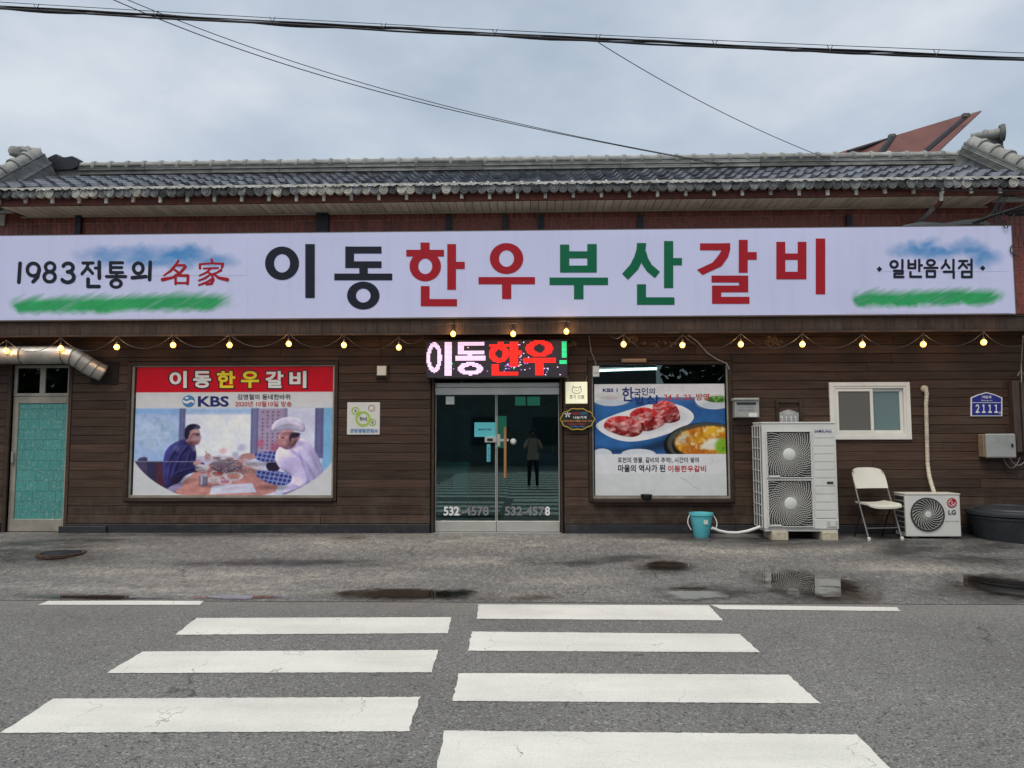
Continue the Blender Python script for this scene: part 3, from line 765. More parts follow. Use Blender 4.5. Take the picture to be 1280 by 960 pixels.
# corner ridges
def hip(H, s):
    hp = MB(); a, b = H; d = (b - a); Ln = d.length; d.normalize(); side = d.cross(Vector((0, 0, 1))).normalized(); upv = side.cross(d)
    w = .12
    core = [a + side * w * q_ + upv * v for q_ in (-1, 1) for v in (-.30, .09)] + [b + side * w * q_ + upv * v for q_ in (-1, 1) for v in (-.30, .09)]
    h = MB().add(core, [(0, 1, 3, 2), (4, 6, 7, 5), (0, 4, 5, 1), (2, 3, 7, 6), (1, 5, 7, 3), (0, 2, 6, 4)]).obj('corner_ridge', 'ridge', bld)
    for l in range(6):
        lo, hi = -.08 + l * .029, -.08 + (l + 1) * .029 - .006
        ww = w + .012 + (.008 if l % 2 else 0) + (.03 if l == 0 else 0); vs = []
        for p in (a, b):
            for q_ in (-1, 1): vs += [p + side * ww * q_ + upv * lo, p + side * ww * q_ + upv * hi]
        MB().add(vs, [(0, 1, 3, 2), (4, 6, 7, 5), (0, 4, 5, 1), (2, 3, 7, 6), (1, 5, 7, 3), (0, 2, 6, 4)]).obj('ridge_layer', 'ridge', h)
    n_ = 5; st_ = Ln / n_
    for i in range(n_):
        p = a + d * (st_ * i) + upv * .085; r_ = .115
        MB().lathe([(r_ * .93, 0), (r_ * .97, st_ * .6), (r_, st_ - .05), (r_ + .022, st_ - .045), (r_ + .022, st_ + .005), (r_ - .01, st_ + .008)], p, d, 20).obj('ridge_cap', 'ridge_cap', h, True)
    e = b + upv * .06
    MB().lathe([(.13, -.02), (.13, .03), (.105, .034), (.10, .02), (.03, .024), (.001, .03)], e, d, 24).obj('end_disc', 'ridge', h, True)
    return h
hl = hip(HL, -1); hr = hip(HR, 1)
# finials on the corner ridges
def finial(a, b, r, parent, disc=True):
    a, b = Vector(a), Vector(b); d = (b - a).normalized(); Ln = (b - a).length
    o = MB().lathe([(r * .75, 0), (r * .8, Ln * .35), (r * 1.15, Ln * .42), (r * 1.15, Ln * .5), (r * .9, Ln * .55), (r * 1.0, Ln * .9), (r * 1.0, Ln)], a, d, 18).obj('finial', 'ridge_cap', parent, True)
    if disc: MB().lathe([(r * 1.55, -.03), (r * 1.7, 0), (r * 1.7, .035), (r * 1.35, .04), (r * 1.3, .015), (r * .4, .02), (.001, .03)], b, d, 22).obj('finial_disc', 'ridge', o, True)
    return o
finial(P(1214, 171.5, yR - .1), P(1252, 166, yR - .25), .075, hr)
MB().add([P(x, y, Y) for x, y in ((1222, 172), (1254, 170), (1254, 190), (1222, 188)) for Y in (yR - .2, yR + .05)], [(0, 2, 4, 6), (1, 7, 5, 3), (0, 1, 3, 2), (2, 3, 5, 4), (4, 5, 7, 6), (6, 7, 1, 0)]).obj('finial_base', 'ridge', hr)
finial(P(52, 190, yR - .05), P(17, 190.5, yR - .25), .085, hl, False)
MB().lathe([(.02, 0), (.09, .03), (.11, .09), (.09, .15), (.03, .17)], P(20, 197, yR - .3), (0, 0, 1), 16).obj('finial_knob', 'ridge_cap', hl, True)
MB().lathe([(.02, 0), (.09, .03), (.115, .08), (.08, .14), (.02, .16)], P(29, 196, yR - .22), (0, 0, 1), 16).obj('finial_knob', 'ridge_cap', hl, True)

# ------------------------------------------------------------------ the long shop sign
sx0, sx1 = P(-6, 345, YS).x, P(1266.5, 338, YS).x
sz0, sz1 = P(656, 395.8, YS).z, P(656, 288.6, YS).z
sgn = thing('shop_sign', 'long white shop sign with large black, red and green lettering under the tiled eave', 'sign', ((sx0 + sx1) / 2, YS + .1, sz0))
MB().box(sx0, sx1, YS, YS + .30, sz0, sz1).obj('sign_box', 'sign', sgn)
MB().box(sx0, sx1, YS + .004, YS + .31, sz1 + .001, sz1 + .014).box(sx0, sx1, YS + .004, YS + .31, sz0 - .014, sz0 - .001).box(sx1 + .001, sx1 + .016, YS + .004, YS + .31, sz0 - .014, sz1 + .014).obj('sign_frame', 'signframe', sgn)
Z1 = lambda x, y: (x / 3.2, 160 + y / 3.2); Z2 = lambda x, y: (300 + x / 3.2, 160 + y / 3.2)
Z3 = lambda x, y: (600 + x / 3.2, 160 + y / 3.2); Z4 = lambda x, y: (900 + x / 3.368, 130 + y / 3.368)
YP = YS - .004
def rects(p, L):
    for r in L: p.rect(*r)
    return p
p = Print(YP, Z2); p.ring(168, 541, 68, 67, 32, 37); p.rect(261, 464, 299, 680); p.obj('letter', 'ink_black', sgn)
p = Print(YP, Z2); rects(p, [(421, 474, 456, 560), (456, 474, 566, 502), (456, 533, 566, 560), (477, 560, 511, 582), (377, 582, 609, 609)]); p.ring(493, 670, 65, 56, 29, 28); p.obj('letter', 'ink_black', sgn)
p = Print(YP, Z2); rects(p, [(722, 458, 758, 487), (665, 487, 816, 514), (829, 464, 864, 647), (864, 535, 899, 564), (723, 632, 758, 713), (758, 684, 868, 713)]); p.ring(741, 553, 63, 60, 28, 31); p.obj('letter', 'ink_red', sgn)
p = Print(YP, Z2); p.ring(1066, 522, 67, 62, 30, 33); rects(p, [(954, 596, 1180, 625), (1048, 625, 1085, 684)]); p.obj('letter', 'ink_red', sgn)
p = Print(YP, Z3); rects(p, [(320, 466, 357, 578), (429, 464, 467, 578), (357, 493, 429, 521), (357, 550, 429, 578), (278, 598, 512, 628), (376, 628, 414, 685)]); p.obj('letter', 'ink_green', sgn)
p = Print(YP, Z3); rects(p, [(736, 452, 773, 640), (773, 520, 808, 549), (628, 625, 664, 707), (664, 677, 778, 707)])
p.strip([(628, 460), (626, 485), (617, 515), (600, 548), (568, 583)], [(665, 460), (662, 490), (653, 525), (632, 566), (592, 607)])
p.strip([(640, 500), (664, 497)][::-1] and [(664, 492), (672, 520), (688, 548), (720, 575)], [(640, 500), (648, 545), (668, 574), (700, 600)]); p.obj('letter', 'ink_green', sgn)
p = Print(YP, Z3); rects(p, [(1035, 447, 1071, 579), (1071, 496, 1107, 527), (926, 590, 1073, 618), (1036, 618, 1073, 630), (928, 630, 1073, 657), (928, 657, 965, 675), (928, 675, 1078, 703), (880, 461, 966, 489)])
p.strip([(966, 461), (966, 489), (955, 508), (930, 538), (868, 567)], [(1001, 460), (1001, 485), (992, 517), (966, 553), (890, 588)]); p.obj('letter', 'ink_red', sgn)
p = Print(YP, Z4); rects(p, [(237, 580, 275, 738), (327, 580, 364, 738), (275, 629, 327, 656), (275, 706, 327, 738), (403, 566, 443, 801)]); p.obj('letter', 'ink_red', sgn)
# rounded small lettering, drawn stroke by stroke
w = 15
p = Print(YP, Z1); p.stroke([(80, 541), (75, 617)], w)
p.ring(133, 566, 31, 32, 17, 18); p.stroke([(156, 566), (150, 596), (132, 615)], w)
p.ring(200, 556, 25, 24, 12, 11); p.ring(198, 595, 29, 27, 15, 13)
p.arc(272, 558, 20, 17, 200, 450, w); p.arc(270, 596, 25, 21, 270, 510, w); p.obj('numerals', 'ink_black', sgn)
p = Print(YP, Z1); p.stroke([(332, 540), (372, 540)], 13); p.stroke([(353, 541), (347, 561), (328, 583)], 13); p.stroke([(350, 559), (370, 581)], 13); p.stroke([(397, 536), (397, 600)], w); p.stroke([(381, 560), (397, 560)], 12); p.stroke([(352, 604), (352, 634), (396, 634)], w); p.obj('letter', 'ink_black', sgn)
p = Print(YP, Z1); p.stroke([(490, 539), (442, 539), (442, 578), (490, 578)], 13); p.stroke([(442, 558), (487, 558)], 12); p.stroke([(466, 578), (466, 592)], 13); p.stroke([(426, 594), (502, 594)], 13); p.ring(464, 622, 27, 21, 13, 9); p.obj('letter', 'ink_black', sgn)
p = Print(YP, Z1); p.ring(553, 561, 26, 28, 12, 14); p.stroke([(529, 599), (583, 594)], w); p.stroke([(601, 537), (598, 606)], w); p.obj('letter', 'ink_black', sgn)
p = Print(YP, Z1); s_ = p.stroke
s_([(714, 530), (703, 548), (682, 572), (655, 590)], [9, 12, 11, 6]); s_([(700, 549), (738, 549), (741, 556), (720, 580), (690, 598), (650, 606)], [10, 10, 13, 11, 10, 15]); s_([(694, 564), (712, 577)], [8, 11])
s_([(702, 588), (702, 624)], 10); s_([(702, 589), (752, 590), (750, 624)], [10, 11, 11]); s_([(703, 620), (750, 620)], 9); p.obj('letter', 'ink_red', sgn)
p = Print(YP, Z1); s_ = p.stroke
s_([(846, 525), (849, 537)], [9, 11]); s_([(800, 561), (799, 545), (846, 541), (892, 543), (888, 557)], [11, 9, 8, 10, 11]); s_([(815, 562), (872, 560)], 8); s_([(842, 563), (826, 578), (798, 590)], [8, 9, 7]); s_([(828, 574), (847, 586), (853, 606), (846, 622), (826, 627)], [7, 9, 11, 12, 7]); s_([(840, 586), (820, 600), (795, 610)], [8, 9, 7]); s_([(849, 602), (825, 618), (796, 628)], [8, 10, 8]); s_([(884, 568), (868, 578), (852, 584)], [11, 8, 7]); s_([(853, 582), (874, 599), (909, 606)], [8, 11, 15]); p.obj('letter', 'ink_red', sgn)
w = 10.5
for strokes, rings in [([[(768, 657), (768, 692)], [(733, 702), (769, 702), (769, 714), (735, 714), (735, 728), (772, 728)]], [(733, 675, 20, 19, 9, 8)]),
                       ([[(794, 659), (794, 691), (822, 691), (822, 659)], [(794, 675), (822, 675)], [(839, 656), (839, 702)], [(839, 679), (850, 679)], [(802, 708), (802, 727), (846, 727)]], []),
                       ([[(861, 690), (915, 690)], [(871, 703), (905, 703), (905, 727), (871, 727), (871, 703)]], [(888, 668, 21, 16, 10, 6)]),
                       ([[(951, 658), (948, 674), (934, 691)], [(950, 670), (966, 690)], [(983, 656), (983, 697)], [(943, 706), (984, 706), (984, 731)]], []),
                       ([[(1008, 661), (1040, 661)], [(1025, 662), (1020, 676), (1006, 691)], [(1024, 672), (1040, 690)], [(1059, 655), (1059, 699)], [(1044, 676), (1059, 676)], [(1020, 706), (1059, 706), (1059, 728), (1020, 728), (1020, 706)]], [])]:
    p = Print(YP, Z4)
    for s_ in strokes: p.stroke(s_, w)
    for r_ in rings: p.ring(*r_)
    p.obj('letter', 'ink_black', sgn)
for cx, cy in ((671, 695), (1106, 691)):
    Print(YP, Z4).poly([(cx - 12, cy), (cx, cy - 12), (cx + 12, cy), (cx, cy + 12)]).obj('diamond', 'ink_black', sgn)
# brushed sky and grass printed on the flex
def brush(fx, x0, y0, x1, y1, paintf, name):
    W, H = int((x1 - x0) / 3.2), int((y1 - y0) / 3.2)
    X, Y = np.meshgrid(np.linspace(x0, x1, W), np.linspace(y0, y1, H))
    base = np.zeros((H, W, 3)) + np.array(SIGN)
    c = paintf(X, Y, base)
    pts = np.array([[tuple(P(*fx(X[j, i], Y[j, i]), YS - .002)) for i in range(W)] for j in range(H)])
    grid_obj(name, pts, c, 'signprint', sgn)
def mixc(a, col, f): return a * (1 - f[..., None]) + np.array(col) * f[..., None]
def cloudp(parts):
    def f(X, Y, b):
        n = vnoise(X + 300, Y * 1.4 + 300, 60, 5); wx = X + (n - .5) * 60; wy = Y + (vnoise(X, Y, 40, 6) - .5) * 40
        a = np.zeros_like(X)
        for q in parts: a = np.maximum(a, blob(wx, wy, *q[:4], soft=.75) * q[4])
        a *= .75 + .5 * (n - .3)
        return mixc(b, (.025, .24, .56), np.clip(a * 1.05, 0, .92))
    return f
def grassp(xa, xb, yt, yb_):
    def f(X, Y, b):
        u = (X - xa) / (xb - xa)
        sl = X * .9 + Y * 1.6
        n = vnoise(sl + 400, (Y - X * .2) * .12 + 50, 16, 8, 3); n2 = vnoise(X + 90, Y + 90, 30, 9)
        top = yt + 6 * np.sin(u * 7) + (n - .5) * 44 + 26 * np.clip(.12 - u, 0, 1) / .12 - 18 * np.clip(u - .75, 0, 1)
        bot = yb_ + 5 * np.sin(u * 5 + 1) + (n2 - .5) * 22 - 30 * np.clip(.05 - u, 0, 1) / .05 - 26 * np.clip(u - .86, 0, 1) / .14
        a = np.clip((Y - top) / 34, 0, 1) ** .8 * np.clip((bot - Y) / 26, 0, 1) ** .8 * np.clip(u / .035, 0, 1) * np.clip((1 - u + (n - .5) * .12) / .08, 0, 1)
        a = a * (.74 + .95 * (n - .12))
        c = np.array((.004, .34, .09)) * (1 - n2[..., None] * .2) + np.array((.05, .22, .06)) * (n[..., None] ** 3)
        f_ = np.clip(a, 0, .97)[..., None]
        return b * (1 - f_) + c * f_
    return f
brush(Z1, 230, 440, 990, 590, cloudp([(420, 510, 150, 50, .85), (560, 510, 130, 52, .9), (720, 515, 190, 50, 1.0), (760, 498, 110, 40, .9), (860, 530, 110, 36, .8), (640, 540, 220, 34, .8), (500, 490, 60, 32, .6)]), 'brushed_sky')
brush(Z1, 10, 622, 990, 762, grassp(28, 960, 660, 745), 'brushed_grass')
brush(Z4, 660, 540, 1215, 705, cloudp([(830, 615, 150, 46, .9), (1050, 610, 130, 50, 1.0), (930, 625, 170, 40, .9), (1110, 640, 90, 60, .9), (760, 620, 70, 40, .6), (880, 590, 60, 40, .8)]), 'brushed_sky')
brush(Z4, 530, 740, 1222, 880, grassp(545, 1205, 775, 860), 'brushed_grass')

# ------------------------------------------------------------------ LED sign over the door
Z8 = lambda x, y: (520 + x * .171875, 410 + y * .171875)
YL = YW - .27
lx0, lx1, lz0, lz1 = rectW(532, 424.5, 709.5, 472, YL)
led = thing('led_sign', 'lit LED dot sign with pink-white and red lettering above the glass door', 'led sign', ((lx0 + lx1) / 2, YL + .1, lz0))
MB().fbox(lx0, lx1, YL + .012, YW - .03, lz0, lz1, .006).obj('housing', 'black', led)
fr = .012
MB().fbox(lx0, lx0 + fr, YL, YL + .02, lz0, lz1).fbox(lx1 - fr, lx1, YL, YL + .02, lz0, lz1).fbox(lx0 + fr, lx1 - fr, YL, YL + .02, lz0, lz0 + fr).fbox(lx0 + fr, lx1 - fr, YL, YL + .02, lz1 - fr, lz1).obj('bezel', 'black', led)
MB().quad((lx0 + fr, YL + .010, lz0 + fr), (lx1 - fr, YL + .010, lz0 + fr), (lx1 - fr, YL + .010, lz1 - fr), (lx0 + fr, YL + .010, lz1 - fr)).obj('panel_face', 'led_dark', led)
NX, NZ = 116, 29; gx, gy = np.meshgrid((np.arange(NX) + .5) / NX * 1002 + 90, (np.arange(NZ) + .5) / NZ * 246 + 100)
def inr(*r): return (gx >= r[0]) & (gx <= r[2]) & (gy >= r[1]) & (gy <= r[3])
def inring(cx, cy, a, b, c, d): return (((gx - cx) / a) ** 2 + ((gy - cy) / b) ** 2 <= 1) & (((gx - cx) / c) ** 2 + ((gy - cy) / d) ** 2 > 1)
white = inring(145, 213, 54, 104, 27, 70) | inr(220, 105, 272, 340) | inr(315, 105, 505, 136) | inr(315, 105, 360, 196) | inr(315, 166, 505, 196) | inr(385, 190, 420, 210) | inr(300, 204, 510, 234) | inring(405, 290, 92, 44, 44, 17)
red = inr(598, 105, 642, 124) | inr(535, 122, 682, 146) | inring(610, 190, 74, 60, 27, 28) | inr(690, 105, 746, 281) | inr(746, 170, 772, 200) | inr(560, 262, 605, 340) | inr(560, 308, 746, 340) | inring(898, 156, 98, 57, 42, 27) | inr(785, 222, 1018, 256) | inr(870, 250, 926, 340)
green = inr(1058, 105, 1090, 216) | inr(1042, 232, 1090, 263)
spk = rng.random(gx.shape); free = ~(white | red | green) & (gx > 270)
near = blob(gx, gy, 770, 210, 60, 140, .6) + blob(gx, gy, 680, 280, 60, 50, .6) + blob(gx, gy, 945, 300, 40, 50, .6) + .35
near = np.maximum(near - .28, 0); vio = free & (spk > 1 - .07 * near); wsp = free & (spk < .05 * near); gsp = free & (spk > .5) & (spk < .5 + .04 * near)
for msk, m_, nm in ((white | wsp, 'led_white', 'white_diodes'), (red, 'led_red', 'red_diodes'), (green | gsp, 'led_green', 'green_diodes'), (vio, 'led_violet', 'violet_diodes')):
    b = MB(); dx = (lx1 - lx0 - 2 * fr) / NX; dz = (lz1 - lz0 - 2 * fr) / NZ
    for j, i in zip(*np.nonzero(msk)):
        x = lx0 + fr + (i + .5) * dx; z_ = lz1 - fr - (j + .5) * dz
        b.quad((x - dx * .44, YL + .007, z_ - dz * .38), (x + dx * .44, YL + .007, z_ - dz * .38), (x + dx * .44, YL + .007, z_ + dz * .38), (x - dx * .44, YL + .007, z_ + dz * .38))
    kind(b.obj(nm, m_, led), 'stuff')

# ------------------------------------------------------------------ canvas for printed photographs
class Canvas:
    def __init__(s, x0, y0, x1, y1, W, H, col):
        s.X, s.Y = np.meshgrid(np.linspace(x0, x1, W), np.linspace(y0, y1, H)); s.c = np.zeros((H, W, 3)) + np.array(col)
        s.px = (x1 - x0) / W
    def fill(s, f, col):
        col = np.array(col); s.c = s.c * (1 - f[..., None]) + col * f[..., None]
    def rect(s, x0, y0, x1, y1, col, a=1.0, soft=2.5):
        f = np.clip((s.X - x0) / soft + .5, 0, 1) * np.clip((x1 - s.X) / soft + .5, 0, 1) * np.clip((s.Y - y0) / soft + .5, 0, 1) * np.clip((y1 - s.Y) / soft + .5, 0, 1)
        s.fill(f * a, col)
    def ell(s, cx, cy, rx, ry, col, a=1.0, rot=0, soft=None):
        c, n = math.cos(R(rot)), math.sin(R(rot)); dx, dy = s.X - cx, s.Y - cy
        r = np.hypot((dx * c + dy * n) / rx, (-dx * n + dy * c) / ry); k = soft or 2.5 / min(rx, ry)
        f = np.clip((1 - r) / k + .5, 0, 1); s.fill(f * a, col); s.sd = (1 - r) * min(rx, ry); return f
    def mask(s, pts, smooth=2, feather=2.2):
        pts = [np.array(p, float) for p in pts]
        for _ in range(smooth):
            q = []
            for a, b in zip(pts, pts[1:] + pts[:1]): q += [a * .75 + b * .25, a * .25 + b * .75]
            pts = q
        ins = np.zeros(s.X.shape, bool); dist = np.full(s.X.shape, 1e9)
        for a, b in zip(pts, pts[1:] + pts[:1]):
            if a[1] != b[1]:
                cnd = ((a[1] > s.Y) != (b[1] > s.Y)) & (s.X < (b[0] - a[0]) * (s.Y - a[1]) / (b[1] - a[1]) + a[0]); ins ^= cnd
            d = b - a; L = max(d @ d, 1e-9); t = np.clip(((s.X - a[0]) * d[0] + (s.Y - a[1]) * d[1]) / L, 0, 1)
            dist = np.minimum(dist, np.hypot(s.X - a[0] - t * d[0], s.Y - a[1] - t * d[1]))
        sd_ = np.where(ins, dist, -dist); s.sd = sd_; return np.clip(sd_ / feather + .5, 0, 1)
    def poly(s, pts, col, a=1.0, smooth=2, feather=2.2):
        f = s.mask(pts, smooth, feather); s.fill(f * a, col); return f
    def vol(s, f, r, amt, lx=-.55, ly=-.8):     # roundness of a photographed body: lit from the window side
        h = np.sqrt(np.clip(s.sd / r, 0, 1)); gy_, gx_ = np.gradient(h * r / s.px); sh = np.clip((gx_ * -lx + gy_ * -ly), -1.2, 1.2) * -1
        s.c *= np.clip(1 + amt * f * -sh * 1.0, .25, 1.8)[..., None]
    def shade(s, f, amt):              # tonal variation inside a printed shape
        s.c *= (1 + (amt * f)[..., None])
    def obj(s, name, fx, Y, m, parent=None):
        H, W = s.X.shape; A = [P(*fx(s.X[j, i], s.Y[j, i]), Y) for j in (0, H - 1) for i in (0, W - 1)]
        x0 = (A[0].x + A[2].x) / 2; x1 = (A[1].x + A[3].x) / 2; z1 = (A[0].z + A[1].z) / 2; z0 = (A[2].z + A[3].z) / 2
        gx_, gz_ = np.meshgrid(np.linspace(x0, x1, W), np.linspace(z1, z0, H))
        return grid_obj(name, np.stack([gx_, gx_ * 0 + Y, gz_], -1), np.clip(s.c, .002, .9), m, parent)

# ---- window with the diners poster
win1 = frame_set('window', O_win1, YW - .045, YW + .10, .050, 'trim', bld, .02)
x0, x1, z0, z1 = O_win1
MB().box(x0, x0 + .03, YW - .004, YW + .05, z0, z1).box(x1 - .03, x1, YW - .004, YW + .05, z0, z1).box(x0 + .03, x1 - .03, YW - .004, YW + .05, z0, z0 + .035).box(x0 + .03, x1 - .03, YW - .004, YW + .05, z1 - .02, z1).obj('sash', 'alu', win1)
MB().box(x0 + .03, x1 - .03, YW + .022, YW + .028, z0 + .035, z1 - .02).obj('pane', 'winglass', win1)
Z6 = lambda x, y: (140 + x / 3.765, 430 + y / 3.765)
YQ = YW + .012
cv = Canvas(108, 104, 1040, 712, 430, 280, (.66, .67, .70))
cv.rect(90, 90, 1060, 228, (.56, .008, .022))
cv.rect(90, 304, 1060, 740, (.70, .74, .86))
cv.rect(90, 304, 330, 560, (.42, .56, .78)); cv.ell(200, 420, 140, 80, (.62, .72, .86), .7, soft=.8); cv.rect(90, 304, 1060, 328, (.28, .50, .74), .6, 14)
n_ = vnoise(cv.X, cv.Y, 36, 21); cv.fill(np.clip((n_ - .5) * 3, 0, .5) * (cv.X < 330) * (cv.Y > 330) * (cv.Y < 520), (.30, .47, .60))
cv.rect(345, 335, 655, 540, (.84, .87, .95)); cv.rect(820, 304, 955, 560, (.74, .76, .88)); cv.rect(990, 304, 1060, 600, (.30, .55, .74))
cv.rect(316, 304, 346, 470, (.23, .25, .40)); cv.rect(654, 304, 692, 520, (.26, .27, .42)); cv.rect(808, 304, 826, 520, (.35, .34, .47)); cv.rect(955, 304, 996, 540, (.22, .23, .38))
cv.rect(690, 306, 810, 540, (.47, .39, .50))
for xx in (710, 733, 757, 782):
    for yy in range(322, 500, 17):
        if random.random() < .8: cv.rect(xx - 4, yy - 4, xx + 4, yy + 5, (.13, .09, .15), .75)
cv.rect(90, 552, 320, 720, (.060, .055, .10)); cv.poly([(120, 540), (172, 528), (168, 600), (130, 590)], (.12, .10, .16), smooth=1); cv.rect(160, 535, 172, 620, (.10, .09, .14))
cv.rect(345, 528, 660, 560, (.55, .50, .62), .7, 10)
for ex, ey, rr, cc in ((528, 505, 14, (.75, .32, .22)), (612, 490, 17, (.45, .42, .55)), (585, 520, 12, (.30, .34, .36)), (700, 470, 18, (.50, .06, .12)), (780, 490, 26, (.46, .05, .10))): cv.ell(ex, ey, rr * 1.2, rr, cc, .55, soft=.9)
tb = cv.poly([(290, 720), (330, 660), (420, 585), (500, 548), (640, 545), (720, 590), (830, 720)], (.62, .34, .28)); cv.shade(tb, (vnoise(cv.X, cv.Y * 3, 40, 22) - .5) * .5)
# man: dark jacket, side-on
cv.poly([(215, 560), (240, 555), (262, 690), (215, 660)], (.13, .05, .04))
jk = cv.poly([(252, 672), (244, 560), (256, 495), (300, 462), (345, 446), (392, 462), (404, 520), (398, 556), (440, 556), (452, 585), (398, 604), (352, 618), (330, 650), (300, 680)], (.060, .060, .19))
cv.vol(jk, 60, .55); cv.shade(jk, (vnoise(cv.X, cv.Y, 26, 23) - .5) * 1.0); cv.poly([(300, 575), (360, 560), (430, 560), (436, 590), (340, 616)], (.045, .045, .14), .8)
cv.poly([(350, 440), (392, 470), (380, 486), (350, 462)], (.42, .26, .26))
cv.vol(cv.ell(381, 430, 36, 46, (.47, .28, .25)), 34, .5); cv.ell(396, 452, 24, 26, (.50, .30, .27)); cv.poly([(343, 452), (342, 400), (362, 378), (400, 376), (420, 392), (414, 404), (378, 402), (366, 424), (360, 452)], (.025, .020, .035))
cv.rect(378, 424, 412, 428, (.10, .05, .07)); cv.ell(376, 438, 6, 11, (.36, .19, .17), .8, soft=.7); cv.ell(416, 442, 7, 9, (.50, .31, .27), 1, soft=.6); cv.ell(392, 415, 22, 8, (.58, .38, .33), .7, soft=.9); cv.ell(385, 468, 22, 9, (.26, .13, .12), .7, soft=.9); cv.rect(386, 421, 414, 424, (.05, .03, .05), .9); cv.ell(405, 430, 8, 5, (.22, .13, .14), .8); cv.ell(405, 430, 4, 2.4, (.04, .02, .03), .9); cv.ell(402, 462, 9, 3, (.33, .12, .13), .8)
cv.ell(408, 560, 20, 12, (.55, .36, .32), rot=-15); cv.ell(456, 532, 15, 17, (.56, .37, .33)); cv.poly([(440, 505), (446, 502), (470, 540), (462, 546)], (.60, .42, .38))
cv.poly([(250, 690), (330, 648), (352, 660), (300, 700)], (.40, .36, .52))
# dishes
for ex, ey, rx, ry, fc in ((430, 585, 34, 17, (.75, .72, .74)), (500, 540, 28, 11, (.35, .26, .25)), (505, 612, 36, 17, (.50, .14, .10)), (580, 624, 44, 20, (.56, .30, .22)), (540, 650, 32, 13, (.60, .30, .34)), (488, 640, 30, 15, (.70, .58, .56)), (655, 566, 34, 13, (.60, .56, .60)), (560, 542, 30, 9, (.42, .28, .24)), (690, 590, 34, 14, (.70, .64, .68))):
    cv.ell(ex, ey, rx, ry, (.76, .74, .79)); cv.ell(ex, ey - 1, rx * .74, ry * .66, fc); cv.ell(ex, ey + ry * .7, rx * .8, ry * .25, (.34, .22, .26), .35, soft=.6)
gr = cv.ell(545, 575, 78, 30, (.30, .24, .27)); nn = vnoise(cv.X, cv.Y * 1.5, 13, 24, 3); cv.fill(gr * np.clip((nn - .45) * 5, 0, 1) * .9, (.09, .045, .045)); cv.fill(gr * np.clip((nn - .62) * 7, 0, 1), (.55, .38, .36))
cv.rect(418, 618, 459, 668, (.27, .25, .30)); cv.rect(426, 620, 434, 664, (.62, .60, .66), .8); cv.ell(438, 618, 20, 6, (.50, .48, .54))
cv.poly([(480, 668), (668, 655), (688, 698), (468, 708)], (.70, .72, .82), smooth=0); cv.poly([(520, 678), (640, 668), (648, 680), (520, 690)], (.66, .56, .66), .6)
# cook: white cap, white coat, checked sleeves
cv.poly([(724, 560), (790, 540), (800, 600), (740, 605)], (.045, .03, .03))
sl1 = cv.poly([(668, 520), (700, 510), (790, 506), (800, 552), (742, 562), (682, 548)], (.065, .085, .30)); sl2 = cv.poly([(676, 592), (710, 596), (800, 600), (860, 620), (838, 668), (760, 664), (690, 632)], (.055, .080, .30))
ch = ((np.abs(((cv.X + cv.Y * .3) % 22) - 11) < 2.6) | (np.abs(((cv.Y - cv.X * .15) % 20) - 10) < 2.4)).astype(float); cv.fill(np.maximum(sl1, sl2) * ch * .7, (.50, .58, .82))
ct_ = cv.poly([(768, 545), (780, 490), (830, 462), (880, 440), (930, 460), (975, 530), (1000, 600), (1002, 690), (990, 715), (790, 715), (830, 672), (866, 625), (800, 596)], (.62, .57, .78))
cv.vol(ct_, 80, .4); cv.shade(ct_, (vnoise(cv.X + 50, cv.Y * .7, 60, 25, 3) - .52) * .75)
cv.poly([(826, 470), (884, 430), (890, 446), (850, 490)], (.44, .30, .34)); cv.vol(cv.ell(828, 450, 44, 48, (.52, .30, .28)), 40, .5); cv.ell(806, 470, 20, 18, (.53, .32, .29)); cv.poly([(846, 418), (890, 420), (884, 440), (850, 446), (842, 470), (832, 440)], (.06, .04, .055))
cv.ell(786, 458, 8, 10, (.52, .32, .29), 1, soft=.6); cv.ell(812, 430, 26, 9, (.60, .40, .36), .6, soft=.9); cv.ell(838, 486, 30, 11, (.28, .14, .14), .7, soft=.9); cv.ell(852, 458, 8, 13, (.44, .24, .22), 1, soft=.5); cv.rect(794, 434, 820, 437, (.10, .05, .06), .7); cv.ell(806, 444, 8, 3.4, (.10, .05, .06)); cv.ell(815, 466, 10, 7, (.62, .36, .33), .6, soft=.9); cv.ell(798, 482, 11, 4, (.40, .12, .14), .8)
hat = cv.poly([(748, 412), (758, 372), (800, 348), (850, 344), (898, 362), (912, 398), (905, 420), (870, 410), (820, 408), (780, 414)], (.66, .63, .76)); cv.vol(hat, 40, .35); cv.shade(hat, (vnoise(cv.X, cv.Y, 40, 26, 3) - .5) * .6)
for hx, hy in ((650, 530), (655, 598)): cv.ell(hx, hy, 30, 15, (.56, .34, .29), rot=8); [cv.ell(hx - 26 - 3 * k, hy - 7 + 6 * k, 13, 4.4, (.54, .33, .29), rot=-12 + 10 * k) for k in range(4)]
gn = vnoise(cv.X * 3, cv.Y * 3, 9, 71, 2) - .5; fl_ = vnoise(cv.X, cv.Y, 120, 72, 3) - .5; ph_ = (cv.Y > 304).astype(float); cv.shade(ph_, gn * .12 + fl_ * .30)
for x_, y_, r0 in ((300, 520, 5), (330, 545, 4), (352, 500, 4)): cv.ell(x_, y_, r0 * 6, r0 * 2.2, (.03, .03, .11), .5, rot=-40, soft=.9)
for x_, y_, an in ((900, 560, 70), (940, 600, 60), (870, 520, 40), (930, 660, 80), (960, 560, 65), (900, 680, 20)): cv.ell(x_, y_, 52, 7, (.36, .32, .55), .55, rot=an, soft=.9)
cv.fill(np.clip((cv.Y - 304) / 20, 0, 1) * .10, (.30, .25, .62))
